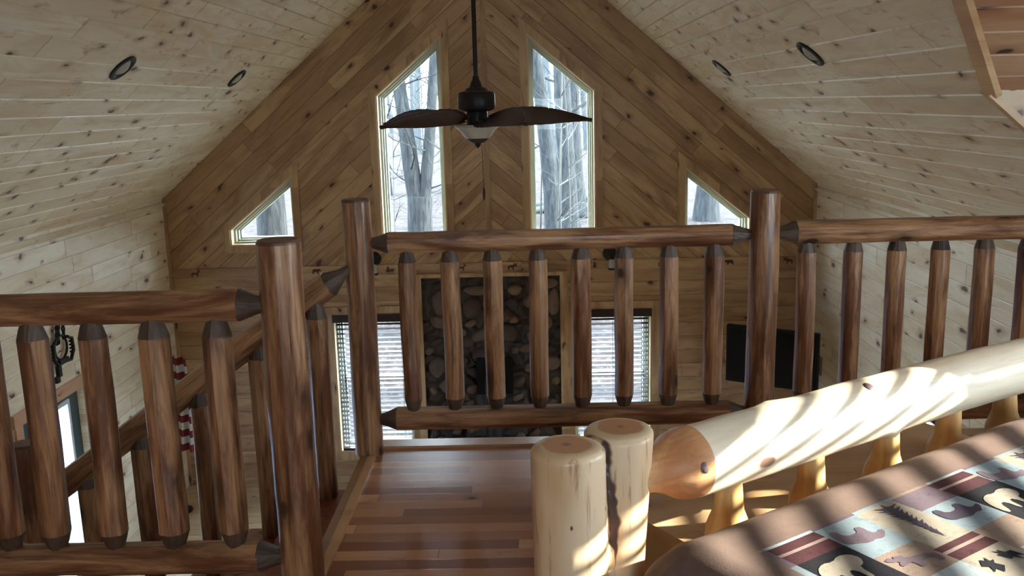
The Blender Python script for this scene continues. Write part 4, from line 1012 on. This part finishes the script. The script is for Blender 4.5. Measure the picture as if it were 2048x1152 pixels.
for i in range(na):
    for j in range(nb):
        a, b = A0 + (i + .5) * ds, B0 + (j + .5) * ds
        f_ = bm.faces.new((vv[i][j], vv[i + 1][j], vv[i + 1][j + 1], vv[i][j + 1]))
        f_.material_index = 0 if (b < .292 or a < .125) else cell(a, b)
qroot = empty('bed_quilt', bp(.8, 1.0, -1.3)); tag(qroot, 'patchwork quilt with brown border and woodland silhouettes spread over the log bed', 'quilt')
bmesh.ops.translate(bm, verts=bm.verts, vec=-qroot.location)
q_ = fin(bm, 'quilt_cloth', [M[k] for k in QM], qroot, 180)
md = q_.modifiers.new('t', 'SOLIDIFY'); md.thickness = .012; md.offset = 1.0
if q_.data.polygons[len(q_.data.polygons) // 2].normal.z > 0: md.offset = -1.0
def pine_shape(n_=11):
    pts = [(-.006, 0)]; L_, R_ = [], []
    for i in range(n_):
        h = .1 + .88 * i / n_; w_ = .40 * (1 - i / n_) ** .8 + .03; L_.append((-w_ * .45, h + .02)); L_.append((-w_, h - .03)) if False else L_.extend([(-w_, h - .035)])
        R_.append((w_ * .45, h + .02)); R_.append((w_, h - .035))
    left = []
    for i in range(n_):
        h = .08 + .90 * i / n_; w_ = .30 * (1 - i / n_) ** .9 + .02 + .02 * math.sin(i * 2.3); left += [(-w_ * .35, h), (-w_, h - .03), (-w_ * .5, h + .035)]
    right = [(-p[0] * (1 + .12 * math.sin(k * 1.7)), p[1]) for k, p in enumerate(left)]
    return [(-.02, 0), (-.02, .06)] + left + [(0, 1.0)] + right[::-1] + [(.02, .06), (.02, 0)]
BEAR = [(-.5, -.32), (-.34, -.32), (-.30, -.10), (.02, -.12), (.06, -.32), (.22, -.32), (.24, -.06), (.36, -.04), (.5, -.12), (.52, -.02), (.42, .1), (.34, .18), (.18, .16), (.02, .24), (-.2, .2), (-.42, .18), (-.52, .0)]
MOOSE = [(-.5, -.30), (-.38, -.30), (-.36, -.08), (-.05, -.10), (-.02, -.3), (.1, -.3), (.1, -.05), (.22, -.02), (.36, -.12), (.42, -.02), (.3, .12), (.5, .16), (.56, .3), (.44, .24), (.42, .38), (.34, .24), (.28, .4), (.22, .22), (.12, .36), (.1, .18), (-.1, .16), (-.4, .12), (-.52, .0)]
def leafs():
    pts = []
    for k in range(14):
        a = -PI / 2 + 2 * PI * k / 14; r_ = .5 if k % 2 == 0 else .24; r_ *= (1.0 if 3 < k < 11 else .8); pts.append((r_ * math.cos(a) * .8, r_ * math.sin(a)))
    return pts
HOOFS = [(-.5, .45), (-.4, .45), (-.3, .1), (-.15, .08), (-.12, .42), (-.05, .42), (-.02, .06), (.12, .05), (.18, .4), (.26, .4), (.26, .02), (.4, -.02), (.5, -.2), (.42, -.38), (.2, -.42), (.0, -.3), (-.2, -.34), (-.42, -.2), (-.52, .1)]
def motif(pts, a, b, sx, sy, rot, mat, nm):
    if len(pts) > 14 and len(pts) < 40:
        qs = []
        for k_ in range(len(pts)):
            p_, q_2 = pts[k_], pts[(k_ + 1) % len(pts)]; qs += [(p_[0] * .75 + q_2[0] * .25, p_[1] * .75 + q_2[1] * .25), (p_[0] * .25 + q_2[0] * .75, p_[1] * .25 + q_2[1] * .75)]
        pts = qs
    cr, sr = math.cos(rot), math.sin(rot); P2 = [(a + (p[0] * sx) * cr - (p[1] * sy) * sr, b + (p[0] * sx) * sr + (p[1] * sy) * cr) for p in pts]
    bm = bmesh.new(); vs_ = [bm.verts.new(V((p[0], p[1], 0))) for p in P2]; f_ = bm.faces.new(vs_)
    bmesh.ops.triangulate(bm, faces=[f_]); bmesh.ops.subdivide_edges(bm, edges=[e_ for e_ in bm.edges if e_.calc_length() > .03], cuts=2)
    bmesh.ops.triangulate(bm, faces=bm.faces)
    bm.normal_update()
    for v in bm.verts: v.co = cloth_pt(v.co.x, v.co.y, .0009) - qroot.location
    me = bpy.data.meshes.new(nm); bm.to_mesh(me); bm.free(); o = link(nm, me, [M[mat]], qroot)
    return o
PT2 = .40
for ka in (0, 1, 2):
    for kb in (0, 1):
        a0, b0 = ka * PS, kb * PT2
        motif(pine_shape(), a0 + .517, b0 + .305, .11, .18, .12, 'darkmauve', 'pine_tree_print')
        motif(BEAR, a0 + .355, b0 + .375, .12, .12, .25, 'mauve', 'bear_print')
        motif(BEAR, a0 + .63, b0 + .435, .12, .11, .1, 'darkmauve', 'bear_print')
        motif(HOOFS, a0 + .775, b0 + .455, .13, .11, 0.1, 'qcream', 'moose_print')
        motif(leafs(), a0 + .455, b0 + .605, .06, .07, .5, 'qblack', 'leaf_print')
        motif(leafs(), a0 + .52, b0 + .60, .05, .075, -.6, 'qblack', 'leaf_print')
        motif(MOOSE, a0 + .355, b0 + .505, .11, .09, 3.3, 'mauve', 'moose_print')
motif(HOOFS, .205, .45, .13, .12, .1, 'qcream', 'moose_print')

# pine chest beyond the footboard, parallel to the bed
ch_ = empty('pine_chest', bp(.33, -.5, ZF)); tag(ch_, 'low plain pine chest just beyond the foot of the log bed', 'chest'); CL = ch_.location
mm = Matrix(((E1.x, E2.x, 0, 0), (E1.y, E2.y, 0, 0), (0, 0, 1, 0), (0, 0, 0, 1)))
bm = bmesh.new(); box(bm, .015, 1.28, -.16, .36, .04, .43, mm); fin(bm, 'body', pine_mat('chest_boards', 'up', .12, 3.0, line=.5, knot=.5, seed=8.0), ch_)
chm = pine_mat('chest_lid_pine', 'floor', 3.0, 9.0, line=.0, knot=.9, seed=11.0, rough=.35, bump=.1,
               tones=[(0.50, 0.33, 0.18, 1), (0.56, 0.38, 0.22, 1), (0.42, 0.25, 0.12, 1), (0.38, 0.21, 0.1, 1), (0.22, 0.09, 0.04, 1), (0.06, 0.02, 0.012, 1)])
bm = bmesh.new(); box(bm, -.01, 1.30, -.18, .38, .432, .452, mm); bmesh.ops.bevel(bm, geom=bm.edges[:], offset=.004, segments=2); fin(bm, 'lid', chm, ch_, 40)
bm = bmesh.new(); box(bm, .005, 1.29, -.17, .37, .0, .05, mm); fin(bm, 'plinth', M['trim_x'], ch_)

# ------------------------------------------------------------------ outdoors
def gz_(x, y):
    base = -4.5 + 1.65 * min(1, max(0, (y - 11) / 9)) + max(0, y - 45) * .035
    if y < 8: base = -4.5
    return base + .10 * mnoise.noise(V((x * .25, y * .25, 0)))
bm = bmesh.new(); gx = [(-46 + 92 * i / 92) for i in range(93)]; gy = [10.3 + 90 * (j / 70) ** 1.6 for j in range(71)]
vv = [[bm.verts.new((x, y, gz_(x, y))) for y in gy] for x in gx]
for i in range(92):
    for j in range(70): bm.faces.new((vv[i][j], vv[i + 1][j], vv[i + 1][j + 1], vv[i][j + 1]))
fin(bm, 'ground', M['litter'], None, 180, 'structure')
for nm, xa, xb in (('ground', XR + .3, 46), ('ground', -46, XL - .3)):
    bm = bmesh.new(); box(bm, xa, xb, -30, 10.3, -4.8, -4.5); fin(bm, nm, M['litter'], None, None, 'structure')
def branch(bm, p, d, L, r, depth, rnd, twig=1.0):
    n = 5; pts = [p]; rad = [r]; q = V(p); dd = V(d).normalized()
    for i in range(n):
        dd = (dd + V((rnd.uniform(-.22, .22), rnd.uniform(-.22, .22), rnd.uniform(-.12, .2)))).normalized()
        q = q + dd * L / n; pts.append(q.copy()); rad.append(r * (1 - .8 * (i + 1) / n))
    tube(bm, pts, rad, 4 if r < .03 else 6, cap=False)
    if depth > 0:
        for k in range(int(3 * twig)):
            i = rnd.randint(1, n - 1); nd = (dd + V((rnd.uniform(-1, 1), rnd.uniform(-1, 1), rnd.uniform(-.3, .9)))).normalized()
            branch(bm, pts[i], nd, L * rnd.uniform(.4, .7), rad[i] * .6, depth - 1, rnd, twig)
def tree(x, y, r, h, label, group=None, lean=(0, 0), nb=8, seed=0, mat='bark', low=.2, name='bare_tree', twig=1.0):
    rnd = random.Random(seed); z = gz_(x, y) - .1; bm = bmesh.new(); pts, rad = [], []
    n = 12
    for i in range(n + 1):
        u_ = i / n; pts.append(V((lean[0] * u_ + .12 * math.sin(u_ * 4 + seed) * (h / 12), lean[1] * u_, h * u_))); rad.append(r * (1 - .6 * u_) * (1 + .5 * math.exp(-u_ * 18)))
    tube(bm, pts, rad, 12 if r > .08 else 6)
    for k in range(nb):
        u_ = rnd.uniform(low, .95); i = int(u_ * n); a = rnd.uniform(0, 2 * PI)
        branch(bm, pts[i], V((math.cos(a), math.sin(a), rnd.uniform(.1, .8))), rnd.uniform(.9, 2.2) * (h / 12 if h > 5 else .5), max(.012, rad[i] * .25), 2, rnd, twig)
    o = fin(bm, name, M[mat], None, 60); o.location = (x, y, z); tag(o, label, 'tree', group); return o
# forked tree outside the left tall window
rnd = random.Random(5); bm = bmesh.new()
zb = gz_(-1.73, 15) - .1
tube(bm, [(0, 0, 0), (0, 0, .6), (.0, 0, -1.9 - zb), (.02, 0, -1.45 - zb)], [.32, .23, .20, .20], 16)
tube(bm, [(-.03, 0, -1.75 - zb), (-.09, 0, -1.1 - zb), (-.17, 0, -.24 - zb), (-.27, 0, .61 - zb), (-.5, 0, 2.2 - zb), (-.9, .2, 5 - zb)], [.12, .135, .118, .105, .09, .06], 14)
tube(bm, [(.06, 0, -1.75 - zb), (.13, 0, -1.2 - zb), (.25, 0, -.25 - zb), (.34, 0, .74 - zb), (.5, 0, 2.3 - zb), (.9, -.2, 5 - zb)], [.11, .10, .085, .08, .07, .05], 14)
for k in range(26):
    z_ = rnd.uniform(-2.0, 3.5); a = rnd.uniform(0, 6.28); branch(bm, V((rnd.choice((-.12, .2)), 0, z_ - zb)), V((math.cos(a), math.sin(a), .3)), rnd.uniform(.6, 1.6), .016, 2, rnd)
o = fin(bm, 'forked_tree', M['bark'], None, 60); o.location = (-1.73, 15, zb); tag(o, 'broad forked tree filling the tall left window', 'tree')
tree(-3.36, 12.2, .24, 9, 'thick trunk seen in the small left window', lean=(-.2, 0), nb=6, seed=31, low=.5)
tree(4.15, 22, .23, 12, 'blue-grey trunk seen in the small right window', nb=8, seed=32, low=.5)
tree(.50, 20, .17, 12, 'leaning trunk at the left side of the tall right window', lean=(-.9, 0), nb=10, seed=33)
tree(.80, 18.5, .20, 12, 'wide grey trunk in the middle of the tall right window', nb=10, seed=34)
tree(1.32, 24, .22, 13, 'trunk at the right side of the tall right window', nb=10, seed=35)
tree(.415, 14, .022, 5.5, 'thin pale sapling, left of the two close behind the tall right window', nb=9, seed=36, mat='palebark', name='sapling', lean=(.1, 0))
tree(.605, 13.5, .017, 4.8, 'thin pale sapling, right of the two close behind the tall right window', nb=9, seed=37, mat='palebark', name='sapling', lean=(-.05, 0))
tree(-1.12, 13.2, .017, 5.2, 'thin pale sapling right of the forked tree in the tall left window', nb=9, seed=38, mat='palebark', name='sapling', lean=(.1, 0))
rnd = random.Random(77); cnt = 0
WN = ['tall left window', 'tall right window', 'small left window', 'small right window']
cones = [(-.157, -.080), (.002, .075), (-.33, -.24), (.165, .245)]
for ci, (c0, c1) in enumerate(cones):
    for k in range(16 if ci < 2 else 4):
        y = rnd.uniform(26, 78) if ci < 2 else rnd.uniform(34, 70); sl = rnd.uniform(c0 - .02, c1 + .02)
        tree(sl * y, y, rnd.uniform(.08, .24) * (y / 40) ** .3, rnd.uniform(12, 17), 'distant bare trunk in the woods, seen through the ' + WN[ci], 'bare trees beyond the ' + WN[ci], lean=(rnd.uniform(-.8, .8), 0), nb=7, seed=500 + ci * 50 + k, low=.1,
             mat='bark' if y < 36 else 'hazebark')
for k in range(10):
    y = rnd.uniform(15, 26); sl = rnd.uniform(*cones[k % 2])
    tree(sl * y, y, rnd.uniform(.009, .02), rnd.uniform(3.5, 6), 'slender pale sapling in the woods, seen through the ' + WN[k % 2], 'slender saplings beyond the ' + WN[k % 2], nb=12, seed=700 + k, low=.1, mat='palebark', name='sapling')
for (x, y, ang, L, r, lab) in ((.45, 22.5, .25, 1.6, .09, 'fallen log lying in the brush, left one in the tall right window'), (1.0, 24.5, -.3, 1.5, .12, 'fallen log lying in the brush, right one in the tall right window')):
    rnd2 = random.Random(int(x * 100)); bm = bmesh.new(); log_shell(bm, [(i * L / 10, r * (1 - .03 * i)) for i in range(11)], 14, rnd2); o = fin(bm, 'fallen_log', M['palebark'], None, 40)
    o.rotation_euler = (0, math.radians(82), ang); o.location = (x - L / 2, y, gz_(x, y) + r * 1.4); tag(o, lab, 'fallen log')
for k, (x, y, s) in enumerate(((1.45, 23, .38), (.85, 21.6, .24), (2.0, 25.6, .42), (.25, 24.6, .3))):
    bm = bmesh.new(); bmesh.ops.create_icosphere(bm, subdivisions=3, radius=s)
    for v in bm.verts: v.co = v.co * (1 + .35 * mnoise.noise(v.co * 3 + V((k * 9, 0, 0)))); v.co.z *= .7
    o = fin(bm, 'boulder', M['bark'], None, 60); o.location = (x, y, gz_(x, y) + s * .25); tag(o, 'grey boulder in the brush beyond the tall right window', 'boulder', 'boulders beyond the window')
